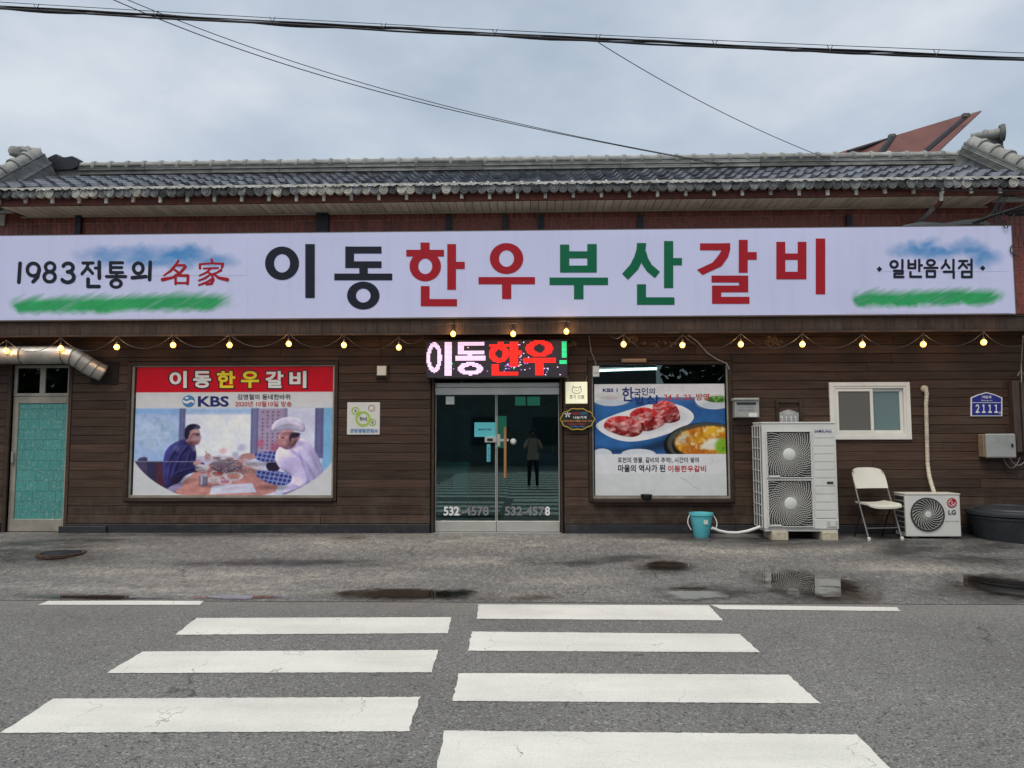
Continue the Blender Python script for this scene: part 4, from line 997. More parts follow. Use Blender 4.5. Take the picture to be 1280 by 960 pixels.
def blur(q, k=1):
    for _ in range(k):
        q = (np.roll(q, 1, 0) + 2 * q + np.roll(q, -1, 0)) / 4; q = (np.roll(q, 1, 1) + 2 * q + np.roll(q, -1, 1)) / 4
    return q
for x_, y_, rx_, ry_, al in ((320, 640, 60, 22, .5), (405, 590, 44, 12, .4), (560, 600, 110, 14, .35), (700, 566, 70, 10, .35), (780, 676, 80, 12, .4), (470, 668, 60, 8, .35), (365, 470, 22, 10, .5), (870, 470, 34, 14, .35), (840, 424, 50, 8, .4)):
    cv.ell(x_, y_, rx_, ry_, (.05, .03, .05), al, soft=.95)
dish = (blob(cv.X, cv.Y, 545, 595, 170, 75, .5)); dn = vnoise(cv.X * 1.3, cv.Y * 2, 9, 77, 2); cv.fill(dish * np.clip((dn - .66) * 5, 0, .4), (.80, .76, .78)); cv.fill(dish * np.clip((.32 - dn) * 5, 0, .35), (.12, .05, .05))
for k in range(12):
    x_ = random.uniform(350, 650); y_ = random.uniform(345, 520); cv.ell(x_, y_, random.uniform(10, 34), random.uniform(4, 16), random.choice([(.55, .66, .80), (.88, .90, .96), (.62, .70, .72), (.70, .72, .84)]), .2, soft=.95)
for k in range(22):
    x_ = random.uniform(112, 312); y_ = random.uniform(345, 540); cv.ell(x_, y_, random.uniform(8, 30), random.uniform(6, 20), random.choice([(.30, .46, .62), (.60, .74, .88), (.34, .50, .50), (.50, .62, .80)]), .25, soft=.95)
for xx in (322, 338, 660, 684, 962, 988): cv.rect(xx - 1.5, 304, xx + 1.5, 520, (.10, .11, .20), .6)
for (x_, y_, an, ln) in ((285, 520, -60, 44), (310, 560, -70, 50), (275, 590, -80, 40), (340, 500, -50, 30), (360, 540, -75, 34), (330, 600, -20, 40), (385, 585, -15, 30)):
    cv.ell(x_, y_, ln, 4.5, (.14, .15, .34), .55, rot=an, soft=.9); cv.ell(x_ + 7, y_ + 3, ln, 5, (.012, .012, .045), .6, rot=an, soft=.9)
pm = (cv.Y > 304)[..., None]; cv.c = np.where(pm, blur(cv.c, 1), cv.c)
cv.shade((cv.Y > 304).astype(float), (vnoise(cv.X, cv.Y, 15, 78, 3) - .5) * .16)
cv.c = np.where(pm, np.clip(cv.c, 0, 1) ** 1.38 * 1.16, cv.c)
ov = np.hypot((cv.X - 575) / 500, (cv.Y - 430) / 318); cv.fill(np.clip((ov - 1) * 90, 0, 1) * (cv.Y > 540), (.66, .67, .70))
cv.fill(np.clip(1 - np.abs(cv.Y - 556 - (cv.X - 570) * .004) / 2.0, 0, 1) * .5, (.60, .62, .72))
pst = cv.obj('poster', Z6, YQ, 'print'); tag(pst, 'poster of two diners at a table below a red banner, filling the wide window', 'poster')
B6 = lambda a, b, c, d: (*Z6(a, b), *Z6(c, d))
for ch_, a, b, m_ in (('이', 266, 356, 'white_text'), ('동', 378, 470, 'white_text'), ('한', 490, 584, 'yellow_text'), ('우', 603, 696, 'yellow_text'), ('갈', 718, 811, 'white_text'), ('비', 831, 919, 'white_text')):
    text(ch_, B6(a - 3, 121, b + 3, 213), YQ - .003, 'black_text', pst, .062)
    text(ch_, B6(a + 4, 127, b - 4, 207), YQ - .006, m_, pst, .036)
text('KBS', B6(404, 245, 550, 295), YQ - .003, 'navy_text', pst, .03)
p = Print(YQ - .003, Z6); p.ell(361, 269, 30, 28); lg = p.obj('logo_ball', 'blue_text', pst)
p = Print(YQ - .006, Z6); p.strip([(334, 262), (350, 270), (372, 262), (388, 268)], [(334, 274), (352, 282), (374, 272), (386, 280)]); p.ell(352, 254, 9, 5); p.obj('logo_wave', 'white_text', pst)
text('김영철의 동네한바퀴', B6(590, 236, 838, 262), YQ - .003, 'black_text', pst, .014)
text('2020년 10월10일 방송', B6(580, 269, 846, 295), YQ - .003, 'red_text', pst, .014)

# ---- window with the meat dish poster
win2 = frame_set('window', O_win2, YW - .045, YW + .10, .050, 'trim', bld, .06)
x0, x1, z0, z1 = O_win2
MB().box(x0, x0 + .02, YW - .002, YW + .05, z0, z1).box(x1 - .02, x1, YW - .002, YW + .05, z0, z1).box(x0 + .02, x1 - .02, YW - .002, YW + .05, z0, z0 + .03).obj('sash', 'alu', win2)
MB().box(x0 + .02, x1 - .02, YW + .022, YW + .028, z0 + .03, z1).obj('pane', 'winglass', win2)
Z9 = lambda x, y: (690 + x / 4, 440 + y / 4); B9 = lambda a, b, c, d: (*Z9(a, b), *Z9(c, d))
cv = Canvas(214, 160, 868, 718, 400, 340, (.66, .68, .70))
cv.rect(200, 160, 880, 608, (.70, .71, .75), 1, 3)
cl = cv.rect(200, 226, 880, 512, (.045, .15, .36))
tex = np.sin(cv.X * .62 + cv.Y * .25) * np.sin(cv.Y * .62 - cv.X * .2); m_ = ((cv.Y > 232) & (cv.Y < 512)).astype(float); cv.fill(m_ * np.clip(tex, 0, 1) * .5, (.14, .33, .58)); cv.shade(m_, (vnoise(cv.X, cv.Y, 90, 31) - .5) * .7)
cv.fill(np.clip((260 - cv.Y) / 90, 0, 1) * (cv.X > 500) * .6 * m_, (.36, .52, .68)); cv.rect(200, 150, 880, 226, (.70, .71, .75), 1, 14)
for ex, ey, rx, ry in ((300, 228, 100, 42), (815, 240, 96, 48)):
    f = cv.ell(ex, ey, rx, ry, (.70, .72, .74)); cv.ell(ex, ey + ry * .55, rx * .8, ry * .4, (.46, .52, .60), .6, soft=.6); cv.ell(ex, ey - 10, rx * .82, ry * .4, (.62, .64, .64))
cv.rect(200, 100, 500, 206, (.70, .71, .75), 1, 8); cv.ell(292, 230, 50, 8, (.52, .42, .40), .6, soft=.6)
lf = cv.ell(836, 238, 62, 17, (.08, .20, .05)); cv.fill(lf * np.clip((vnoise(cv.X, cv.Y, 12, 32, 2) - .5) * 5, 0, 1), (.26, .42, .14))
cv.poly([(215, 470), (300, 490), (420, 480), (560, 440), (700, 350), (690, 420), (560, 500), (215, 512)], (.020, .035, .075), .75, feather=30)
pl = cv.poly([(216, 378), (228, 352), (300, 318), (420, 280), (540, 250), (640, 262), (706, 300), (716, 334), (680, 370), (560, 420), (440, 448), (360, 450), (280, 425)], (.74, .74, .76))
cv.poly([(250, 380), (300, 345), (480, 290), (600, 275), (690, 310), (670, 350), (540, 400), (400, 425), (310, 415)], (.62, .64, .68), .8, feather=14)
def meat(pts, seed, lay):
    f = cv.poly(pts, (.42, .045, .05)); rx_ = cv.X * .94 - cv.Y * .34 * (1 if lay < 0 else .3); ry_ = cv.X * .34 + cv.Y * .94; wob = (vnoise(cv.X, cv.Y, 50, seed + 5, 2) - .5) * 40; a = vnoise(rx_ * .30 + 300, ry_ + wob + 300, 13, seed, 3); b = vnoise(rx_ * .4 + 90, ry_ - wob + 60, 11, seed + 1, 4); cv.vol(f, 46, .4)
    cv.fill(f * np.clip((a - .44) * 4.0, 0, 1) * .75, (.62, .34, .34)); cv.fill(f * np.clip((b - .58) * 6, 0, 1) * .7, (.72, .52, .50)); cv.fill(f * np.clip((.36 - b) * 6, 0, 1), (.22, .012, .018))
    e = np.clip((cv.Y - np.interp(cv.X, [p_[0] for p_ in sorted(pts)], [p_[1] for p_ in sorted(pts)])) / 60, -1, 1); cv.shade(f, -.22 * e)
meat([(500, 270), (530, 245), (590, 244), (628, 268), (646, 320), (640, 348), (570, 362), (520, 330)], 41, .3)
meat([(386, 310), (430, 278), (490, 276), (560, 320), (580, 356), (520, 390), (460, 402), (440, 370), (400, 340)], 43, -.4)
meat([(258, 362), (280, 330), (340, 318), (400, 324), (450, 362), (460, 400), (420, 428), (360, 424), (300, 404), (262, 384)], 45, -.25)
cv.poly([(444, 352), (462, 362), (470, 400), (454, 396)], (.10, .01, .015), .8); cv.poly([(556, 316), (572, 330), (578, 360), (562, 352)], (.10, .01, .015), .7)
cv.ell(780, 470, 222, 116, (.022, .022, .022)); cv.ell(782, 460, 205, 104, (.11, .115, .10)); cv.ell(790, 468, 190, 96, (.035, .03, .022))
st2 = cv.ell(795, 455, 178, 82, (.52, .22, .035), soft=.1); a = vnoise(cv.X, cv.Y, 44, 51, 4); b = vnoise(cv.X + 70, cv.Y, 22, 52, 3)
cv.fill(st2 * np.clip((a - .46) * 5, 0, 1), (.74, .46, .06)); cv.fill(st2 * np.clip((.42 - a) * 6, 0, 1) * .8, (.46, .10, .02)); cv.fill(st2 * np.clip((b - .63) * 6, 0, 1), (.78, .66, .36))
cv.fill(blob(cv.X, cv.Y, 655, 430, 50, 40, .7) * np.clip((b - .35) * 4, 0, 1), (.60, .56, .42)); cv.ell(812, 462, 46, 28, (.78, .76, .66), soft=.5); cv.ell(776, 474, 34, 14, (.74, .70, .60), soft=.6)
cv.ell(850, 474, 36, 40, (.26, .46, .05), soft=.6); cv.fill(blob(cv.X, cv.Y, 852, 470, 34, 38, .6) * np.clip((b - .5) * 6, 0, 1), (.10, .26, .02))
cv.c = np.where((cv.Y > 214)[..., None], np.clip(cv.c, 0, 1) ** 1.25 * 1.08, cv.c); cv.shade(np.ones_like(cv.X), (vnoise(cv.X * 3, cv.Y * 3, 10, 91, 2) - .5) * .15)
cv.ell(432, 512, 86, 26, (.62, .66, .72)); cv.ell(250, 512, 50, 28, (.60, .64, .70))
cv.rect(200, 512, 880, 610, (.70, .71, .75), 1, 3); cv.rect(200, 609, 880, 730, (.63, .66, .66), 1, 3)
cv.fill(np.clip(1 - np.abs((cv.Y - 625) - (cv.X - 640) * .72 - 3 * np.sin(cv.X * .11)) / 1.6, 0, 1) * (cv.X > 636) * (cv.X < 735), (.16, .17, .17))
for cx_, cy_ in ((545, 188), (575, 182), (780, 546), (812, 538)):
    for rr in (9, 17): cv.fill(np.clip(1 - np.abs(np.hypot((cv.X - cx_) / 1.3, cv.Y - cy_) - rr) / 2.0, 0, 1) * .5, (.48, .47, .43))
pst2 = cv.obj('poster', Z9, YQ, 'print'); tag(pst2, 'poster of raw meat on a white plate and a hot pot, on the squarish window', 'poster')
text('KBS 1', B9(254, 182, 328, 200), YQ - .003, 'navy_text', pst2, .03)
for ch_, bb in (('한', (350, 176, 408, 246)), ('국', (410, 184, 444, 226)), ('인', (447, 178, 480, 216)), ('의', (484, 180, 514, 212)), ('밥', (416, 222, 462, 262)), ('상', (466, 216, 540, 262))):
    text(ch_, B9(*bb), YQ - .003, 'navy_text', pst2, .018)
text('24. 5. 23. 방영', B9(560, 207, 786, 242), YQ - .003, 'red_text', pst2, .012)
text('포천의 명물, 갈비의 추억!, 시간이 쌓여', B9(328, 526, 734, 555), YQ - .003, 'black_text', pst2, .012)
text('마을의 역사가 된', B9(330, 563, 566, 600), YQ - .003, 'black_text', pst2, .022)
text('이동한우갈비', B9(580, 567, 770, 600), YQ - .003, 'red_text', pst2, .022)
# fluorescent tube glowing behind the glass, sensor box and bowl
tl = thing('tube_light', 'glowing fluorescent tube behind the dark top strip of the squarish window', 'light', P(785, 463, YW + .10))
a, b = P(747, 463.5, YW + .10), P(821, 460.5, YW + .10)
MB().tube([a, b], .016, 10).obj('tube', 'tube', tl); MB().box(a.x, b.x, YW + .12, YW + .17, a.z + .005, a.z + .05).obj('fitting', 'white', tl)
sb = thing('sensor_box', 'small white plastic junction box at the corner of the squarish window', 'junction box', P(745, 472, YW - .05))
a = rectW(741, 457.5, 749, 471, YW - .075); MB().fbox(a[0], a[1], YW - .085, YW - .046, a[2], a[3], .006).obj('case', 'white', sb); MB().box(a[0] + .02, a[1] - .02, YW - .088, YW - .085, a[2] + .05, a[2] + .06).obj('slot', 'grey_text', sb)
bo = P(808, 625, YW - .07); sill = O_win2[2]
bw = thing('bowl', 'small black bowl resting on the sill of the squarish window', 'bowl', (bo.x, YW - .02, sill))
MB().lathe([(.055, 0), (.075, .02), (.083, .062), (.078, .064), (.066, .024), (.002, .012)], (bo.x, YW - .078, sill - .001), n=24).obj('bowl_body', 'black', bw, True)

# ------------------------------------------------------------------ glass entrance doors
x0, x1, z0, z1 = O_door; z0 = ZB
frame_set('door_frame', (x0, x1, z0, z1), YW - .05, YW + .12, .032, 'trim', bld, bottom=False)
YD = YW + .055
zh1 = P(620, 478.5, YD).z; zh0 = P(620, 493.5, YD).z; zhm = P(620, 484.5, YD).z
MB().fbox(x0 + .002, x1 - .002, YD - .03, YD + .04, zhm + .003, min(zh1, z1 - .004), .004).obj('door_header', 'steel', bld)
MB().fbox(x0 + .002, x1 - .002, YD - .045, YD + .03, zh0, zhm, .004).obj('door_header', 'steel', bld)
MB().box(x0 - .02, x1 + .02, YW - .06, YW + .14, ZB - .02, ZB + .012).obj('threshold', 'greybox', bld)
xm = P(620.5, 570, YD).x; zk = P(620, 651, YD).z; zb_ = ZB + .018
for k, (a, b) in enumerate(((x0 + .006, xm - .003), (xm + .003, x1 - .006))):
    dr = MB().fbox(a, b, YD - .022, YD + .022, zb_, zk, .004).obj('door', 'steel', bld)
    MB().box(a + .012, b - .012, YD - .005, YD + .005, zk, zh0 - .004).obj('pane', 'doorglass', dr)
    MB().box(a, a + .014, YD - .012, YD + .012, zk, zh0 - .004).box(b - .014, b, YD - .012, YD + .012, zk, zh0 - .004).obj('edge_strip', 'greybox' if k else 'alu', dr)
    if k == 0:
        r = rectW(606, 546, 621, 553, YD - .02); MB().fbox(r[0], r[1], YD - .035, YD - .006, r[2], r[3], .004).obj('lock', 'steel', dr)
        r = rectW(609, 548, 616, 551.5, YD - .02); MB().box(r[0], r[1], YD - .04, YD - .035, r[2], r[3]).obj('lock_slot', 'black', dr)
        r = rectW(608.5, 555, 613, 577, YD - .006); tag_ = MB().box(r[0], r[1], YD - .008, YD - .006, r[2], r[3]).obj('sticker', 'cyan_paper', dr)
        for i, ch_ in enumerate('정상영업'): text(ch_, (609.4, 559 + i * 4.4, 612.2, 562.6 + i * 4.4), YD - .010, 'navy_text', dr)
        r = rectW(593, 528, 619, 546, YD - .006); MB().box(r[0], r[1], YD - .009, YD - .006, r[2], r[3]).obj('notice', 'cyan_paper', dr)
        text('출입문 당기세요', (598, 535.5, 614, 538), YD - .012, 'navy_text', dr, .02)
        r = rectW(557.5, 495.5, 568, 505.5, YD - .006); MB().fbox(r[0], r[1], YD - .03, YD - .006, r[2], r[3], .003).obj('alarm_box', 'white', dr)
        text('532-4578', (554.5, 633, 611, 644.5), YD - .010, 'grey_text', dr, .03); text('532', (554.5, 633, 574, 644.5), YD - .013, 'white_text', dr, .03)
    else:
        h0, h1 = P(631.5, 597, YD - .08), P(631.5, 533.5, YD - .08)
        MB().tube([h0, h1], .020, 12).obj('handle', 'rawwood', dr, True)
        r = rectW(621.5, 543, 625.5, 558, YD - .02); MB().fbox(r[0], r[1], YD - .05, YD - .006, r[2], r[3], .005).obj('latch', 'steel', dr)
        r = rectW(625, 548.5, 636, 551.5, YD - .02); MB().box(r[0], r[1], YD - .07, YD - .006, r[2], r[3]).obj('handle_bracket', 'steel', dr)
        c = P(641.5, 552, YD - .02); MB().lathe([(.045, .025), (.045, 0), (.030, -.02), (.028, -.045), (.022, -.05)], c, (0, 1, 0), 20).obj('knob', 'white', dr, True)
        text('532-4578', (631, 633, 687.5, 644.5), YD - .010, 'grey_text', dr, .03); text('8', (681.5, 633, 687.5, 644.5), YD - .013, 'white_text', dr, .03)
# room behind the glass
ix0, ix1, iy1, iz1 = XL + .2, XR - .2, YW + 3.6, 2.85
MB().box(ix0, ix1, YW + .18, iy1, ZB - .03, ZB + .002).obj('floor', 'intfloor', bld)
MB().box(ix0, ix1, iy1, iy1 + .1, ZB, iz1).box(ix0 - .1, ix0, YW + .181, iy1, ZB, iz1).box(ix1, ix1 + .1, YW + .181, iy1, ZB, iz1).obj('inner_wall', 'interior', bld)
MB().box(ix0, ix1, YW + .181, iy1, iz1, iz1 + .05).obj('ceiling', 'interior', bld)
for (a, b, c_, d) in ((644, 496, 657, 507), (659, 496, 675, 507), (620, 520, 640, 560)):
    r = rectW(a, b, c_, d, iy1 - .01); f = MB().box(r[0], r[1], iy1 - .02, iy1 - .012, r[2], r[3]).obj('back_window', 'hang_green', bld)
    MB().box(r[0] - .03, r[0], iy1 - .04, iy1 - .011, r[2] - .03, r[3] + .03).box(r[1], r[1] + .03, iy1 - .04, iy1 - .011, r[2] - .03, r[3] + .03).box(r[0], r[1], iy1 - .04, iy1 - .011, r[3], r[3] + .03).box(r[0], r[1], iy1 - .04, iy1 - .011, r[2] - .03, r[2]).obj('window_bar', 'darkmetal', f)
def cabinet(name, label, cat, x0_, x1_, y0_, y1_, h, m, shelf=None):
    t = thing(name, label, cat, ((x0_ + x1_) / 2, (y0_ + y1_) / 2, ZB + .002))
    MB().fbox(x0_, x1_, y0_, y1_, ZB + .04, ZB + h, .012).obj('body', m, t); MB().box(x0_ + .03, x1_ - .03, y0_ + .03, y1_ - .03, ZB + .002, ZB + .041).obj('plinth', 'black', t)
    MB().fbox(x0_ + .02, x1_ - .02, y0_ - .02, y0_ - .001, ZB + .10, ZB + h - .05, .006).obj('front_panel', shelf or m, t)
    MB().box(x1_ - .07, x1_ - .05, y0_ - .04, y0_ - .021, ZB + h * .45, ZB + h * .65).obj('handle', 'steel', t); return t
cx = P(558, 575, YW + .9).x
cabinet('cabinet', 'pale cabinet standing inside behind the left glass door leaf', 'cabinet', cx - .32, cx + .36, YW + .8, YW + 1.3, .98, 'intpale')
cx = P(664, 570, YW + 2.2).x
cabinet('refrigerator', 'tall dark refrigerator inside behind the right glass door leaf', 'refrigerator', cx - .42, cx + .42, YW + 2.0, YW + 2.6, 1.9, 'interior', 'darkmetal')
def plain_chair(o, s=1.0, rot=0, mseat='pinkseat'):
    def T(x, y, z): c, n_ = math.cos(rot), math.sin(rot); return Vector(o) + Vector(((x * c - y * n_) * s, (x * n_ + y * c) * s, z * s))
    t = thing('chair', 'dark metal chair with a pink seat inside behind the left glass door', 'chair', o)
    for x in (-.2, .2):
        MB().tube([T(x, .2, 0), T(x, .22, .45), T(x, .27, .85)], .011, 8).obj('leg', 'black', t); MB().tube([T(x, -.2, 0), T(x, -.18, .45)], .011, 8).obj('leg', 'black', t)
    MB().add([T(x, y, z) for z in (.44, .48) for x, y in ((-.21, -.21), (.21, -.21), (.21, .22), (-.21, .22))], [(0, 3, 2, 1), (4, 5, 6, 7), (0, 1, 5, 4), (1, 2, 6, 5), (2, 3, 7, 6), (3, 0, 4, 7)]).obj('seat', mseat, t, bev=.015)
    MB().add([T(x, y, z) for z in (.62, .84) for x, y in ((-.2, .245), (.2, .245), (.2, .275), (-.2, .275))], [(0, 3, 2, 1), (4, 5, 6, 7), (0, 1, 5, 4), (1, 2, 6, 5), (2, 3, 7, 6), (3, 0, 4, 7)]).obj('backrest', 'black', t, bev=.01)
    return t
plain_chair((P(568, 600, YW + .6).x, YW + .55, ZB + .002), .95, .3)

# posts, counter and a blue crate in the dim room
for px in (577, 588, 603, 640): r = rectW(px - 1.2, 497, px + 1.2, 560, iy1 - .1); MB().box(r[0], r[1], iy1 - .14, iy1 - .05, ZB, iz1).obj('post', 'intpale' if px in (577,) else 'interior', bld)
q = P(690, 560, YW + 1.2).x
cr_ = thing('crate', 'blue plastic crate on a stand inside by the right door jamb', 'crate', (q, YW + 1.2, ZB)); MB().box(q - .25, q + .2, YW + 1.0, YW + 1.4, ZB + .75, ZB + 1.1).obj('body', 'intblue', cr_, bev=.02); MB().box(q - .22, q + .17, YW + 1.03, YW + 1.37, ZB + .002, ZB + .749).obj('stand', 'darkmetal', cr_)
q = P(560, 540, YW + 1.1).x
sc_ = thing('screen', 'dark blue covered screen hung inside behind the left door leaf', 'screen', (q, YW + 1.5, 1.3)); MB().box(q - .42, q + .36, YW + 1.45, YW + 1.52, 1.25, 1.95).obj('panel', mat('blue_grey_cloth', (.06, .11, .17), .6), sc_, bev=.01); MB().box(q - .05, q + .0, YW + 1.5, iy1 - .01, 1.55, 1.62).obj('arm', 'darkmetal', sc_)
q = P(546.5, 640, YW + .35).x
bn_ = thing('bin', 'pale green plastic bin inside in the corner of the glass door', 'bin', (q, YW + .45, ZB)); MB().lathe([(.11, .002), (.14, .38), (.15, .40), (.15, .42), (.13, .42), (.10, .02), (.001, .02)], (q, YW + .45, ZB), n=20).obj('body', mat('green_plastic', (.14, .36, .28), .5), bn_, True)

# ------------------------------------------------------------------ turquoise side door with transom
def crackle():
    t = NT('cracked_turquoise_film')
    b = t.n('TexBrick', dict(offset=.37, squash=1.6, squash_frequency=3), Vector=t.n('VectorMath', dict(operation='ADD'), _0=t.n('CombineXYZ', X=t.n('SeparateXYZ', Vector=t.pos()).outputs['X'], Y=t.n('SeparateXYZ', Vector=t.pos()).outputs['Z']).outputs[0], _1=t.scale(t.n('TexNoise', Vector=t.pos(), Scale=9.0, Detail=1.0).outputs['Color'], .018)).outputs[0],
            Scale=3.2, Mortar_Size=.010, Brick_Width=.55, Row_Height=.48, Color1=(.058, .245, .235), Color2=(.070, .285, .27), Mortar=(.028, .10, .095))
    c = t.mix(t.remap(t.noise(26, 5, .7), .52, .66, 0, .75), b.outputs[0], (.27, .38, .33))
    c = t.mix(t.remap(t.noise(14, 6, .7), .60, .72, 0, .5), c, (.30, .32, .24))
    t.bsdf(Base_Color=c, Roughness=.35, Normal=t.bump(b.outputs['Fac'], .2, .003)); return t.m
MT['crackle'] = crackle()
x0, x1, z0, z1 = O_blue; YF = YW + .02; zd = P(45, 499, YF).z
MB().fbox(x0 - .055, x0, YW - .03, YW + .1, ZB - .02, z1).fbox(x0 - .055, x1 + .05, YW - .03, YW + .1, z1, z1 + .05).obj('door_frame', 'trim', bld)
MB().fbox(x1, x1 + .05, YW - .028, YW + .1, ZB - .02, z1 - .001).obj('door_frame', 'plank', bld)
tw = MB().fbox(x0 + .002, x0 + .05, YF, YF + .05, zd + .09, z1 - .004).fbox(x1 - .05, x1 - .002, YF, YF + .05, zd + .09, z1 - .004).fbox(x0 + .051, x1 - .051, YF, YF + .05, z1 - .045, z1 - .004).fbox(x0 + .002, x1 - .002, YF, YF + .05, zd + .045, zd + .089).fbox((x0 + x1) / 2 - .04, (x0 + x1) / 2 + .04, YF + .002, YF + .05, zd + .09, z1 - .046).obj('transom', 'alu', bld)
MB().box(x0 + .051, (x0 + x1) / 2 - .041, YF + .02, YF + .026, zd + .09, z1 - .046).box((x0 + x1) / 2 + .041, x1 - .051, YF + .02, YF + .026, zd + .09, z1 - .046).obj('pane', 'winglass', tw)
MB().box(x0, x1, YF + .25, YF + .3, ZB, z1).obj('inner_wall', 'interior', bld)
bd = MB().fbox(x0 + .004, x0 + .085, YF + .005, YF + .05, ZB + .012, zd + .04).fbox(x1 - .05, x1 - .004, YF + .005, YF + .05, ZB + .012, zd + .04).fbox(x0 + .086, x1 - .051, YF + .005, YF + .05, zd - .06, zd + .04).fbox(x0 + .086, x1 - .051, YF + .005, YF + .05, ZB + .012, ZB + .19).obj('door', 'alu', bld)
MB().box(x0 + .086, x1 - .051, YF + .02, YF + .028, ZB + .19, zd - .06).obj('pane', 'crackle', bd)
a = P(16, 572, YF).z; MB().fbox(x0 + .03, x0 + .06, YF - .03, YF + .004, a - .08, a + .08, .006).obj('handle', 'greybox', bd)

# ------------------------------------------------------------------ silver duct
yd = YW - .27; r_ = .128
pts = [P(-160, 461, yd), P(60, 456, yd)]; rad = []
c0 = P(70, 455.5, yd); seg = [P(-160, 445, yd), P(-60, 444.5, yd), P(-2, 444, yd), P(30, 444, yd), P(82, 443.5, yd)]
dk = thing('vent_duct', 'fat silver ventilation duct with a segmented elbow over the turquoise door', 'duct', P(70, 455, yd))
for a, b in zip(seg, seg[1:]): MB().tube([a, b], r_, 26).obj('duct_section', 'galv', dk, True)
bend = [P(82, 443.5, yd), P(92, 446, yd + .02), P(101, 451, yd + .05), P(110, 457, yd + .09), P(119, 462, yd + .14), P(129, 466.5, yd + .20)]
for i, (a, b) in enumerate(zip(bend, bend[1:])):
    d = (b - a).normalized(); MB().tube([a - d * .02, b + d * .01], [r_ * 1.0, r_ * .985], 26).obj('elbow_segment', 'galv', dk, True)
for p_, q_ in [(seg[k], seg[k + 1]) for k in range(4)] + list(zip(bend, bend[1:])):
    d = (q_ - p_).normalized(); MB().tube([q_ - d * .008, q_ + d * .008], r_ + .007, 26).obj('seam', 'galv_dark', dk, True)
MB().box(bend[-1].x - .2, bend[-1].x + .2, YW - .04, YW - .026, bend[-1].z - .16, bend[-1].z + .17).obj('wall_collar', 'backing', dk)

# ------------------------------------------------------------------ festoon lights
def string(pxs, label, dip, y0_, ends):
    s = thing('light_string', label, 'string lights', P(pxs[0][0], pxs[0][1] - 20, YA - .02), 'warm bulb strings under the canopy')
    hooks = [P(x, y - 13, YA - .035) for x, y in pxs]; allp = ([P(*ends[0], YA - .03)] if ends[0] else []) + hooks + ([P(*ends[1], YA - .03)] if ends[1] else [])
    path = []
    for a, b in zip(allp, allp[1:]):
        n = 14; dd = dip * random.uniform(.8, 1.15) * min(1, (b - a).length / .7)
        for i in range(n): u = i / n; p_ = a.lerp(b, u); p_.z -= dd * 4 * u * (1 - u); p_.y += random.uniform(-.003, .003); path.append(p_)
    path.append(allp[-1]); MB().tube(path, .0042, 5).obj('cord', 'cordwire', s)
    for (x, y), h in zip(pxs, hooks):
        g = P(x, y, YA - .035)
        so_ = MB().lathe([(.006, .145), (.006, .075), (.017, .07), (.019, .035), (.016, .03)], g, n=12).obj('socket', 'black', s, True)
        MB().lathe([(.004, -.044), (.022, -.039), (.035, -.020), (.038, 0), (.031, .017), (.019, .030), (.015, .036)], g, n=16).obj('bulb', 'bulb', so_, True)
        MB().lathe([(.003, -.024), (.016, -.012), (.016, .008), (.003, .018)], g, n=10).obj('filament', 'bulbcore', so_, True)
        pl_ = bpy.data.lights.new('bulb_light', 'POINT'); pl_.energy = 2.2; pl_.color = (1.0, .52, .18); pl_.shadow_soft_size = .03
        po = bpy.data.objects.new('bulb_light', pl_); COL.objects.link(po); po.parent = s; po.location = g + Vector((0, -.05, 0)) - wloc(s)
    return s
LB = [(8, 438), (76, 435), (146, 433.5), (216.5, 431), (287, 431), (361, 429.5), (430, 431), (498.5, 434)]
CB = [(566.5, 417), (641.5, 417), (708, 414)]
RB = [(779.5, 430), (853, 431), (926, 430), (1003, 430), (1078, 430.5), (1154, 430), (1229.5, 427.5)]
string(LB, 'string of warm bulbs on sagging cord from the duct to the led sign', .22, 0, ((-60, 420), (530, 420)))
string(CB, 'short row of three warm bulbs right above the led sign', .02, 0, ((540, 406), (735, 408)))
string(RB, 'string of warm bulbs from the led sign to the blue number plate', .22, 0, ((762, 419), (1300, 412)))

# ------------------------------------------------------------------ small signs and boxes on the planks
def board(name, label, cat, r, d, m, c=.006, Y=None):
    Y = Y or YW - .026
    t = thing(name, label, cat, ((r[0] + r[1]) / 2, Y, r[2])); MB().fbox(r[0], r[1], Y - d, Y, r[2], r[3], c).obj('plate' if d < .03 else 'case', m, t); return t
t = board('wall_lamp', 'small square white lamp in a dark frame beside the wide poster window', 'lamp', rectW(469.5, 455.5, 485.5, 472.5, YW - .05), .05, 'trim')
r = rectW(471.5, 457.5, 483, 469.5, YW - .08); MB().fbox(r[0], r[1], YW - .10, YW - .076, r[2], r[3], .006).obj('diffuser', 'ivory', t)
t = board('square_sign', 'square white plate with green rings and blue lettering between poster window and door', 'sign', rectW(434, 503, 475, 543.5, YW - .03), .014, 'white')
Yt = YW - .043; MT['lime'] = mat('lime_print', (.34, .50, .07), .4); MT['gold_print'] = mat('gold_print', (.38, .25, .12), .4)
p = Print(Yt); p.ring(453.8, 523.5, 9.6, 9.6, 6.8, 6.8); p.ring(444.2, 513.5, 5, 5, 3.6, 3.6); p.ring(465.4, 527.8, 4.6, 4.6, 3.2, 3.2); p.stroke([(447, 516.5), (449, 518.5)], 3.2); p.stroke([(460, 525.5), (462.5, 526.5)], 2.4); p.obj('green_rings', 'lime', t)
p = Print(Yt); p.ring(464.3, 510, 4.2, 4.2, 3.2, 3.2); p.obj('brown_ring', 'gold_print', t)
text('청소년', (449.5, 521, 458.5, 525.5), Yt - .003, 'black_text', t, .02); text('군청명철연업소', (437.5, 535.8, 472.5, 540.6), Yt - .003, 'blue_text', t, .03)
for a, b in ((444.2, 513.5), (465.4, 527.8)): Print(Yt - .003).ell(a, b, 1.2, 1.8).obj('mark', 'grey_text', t)
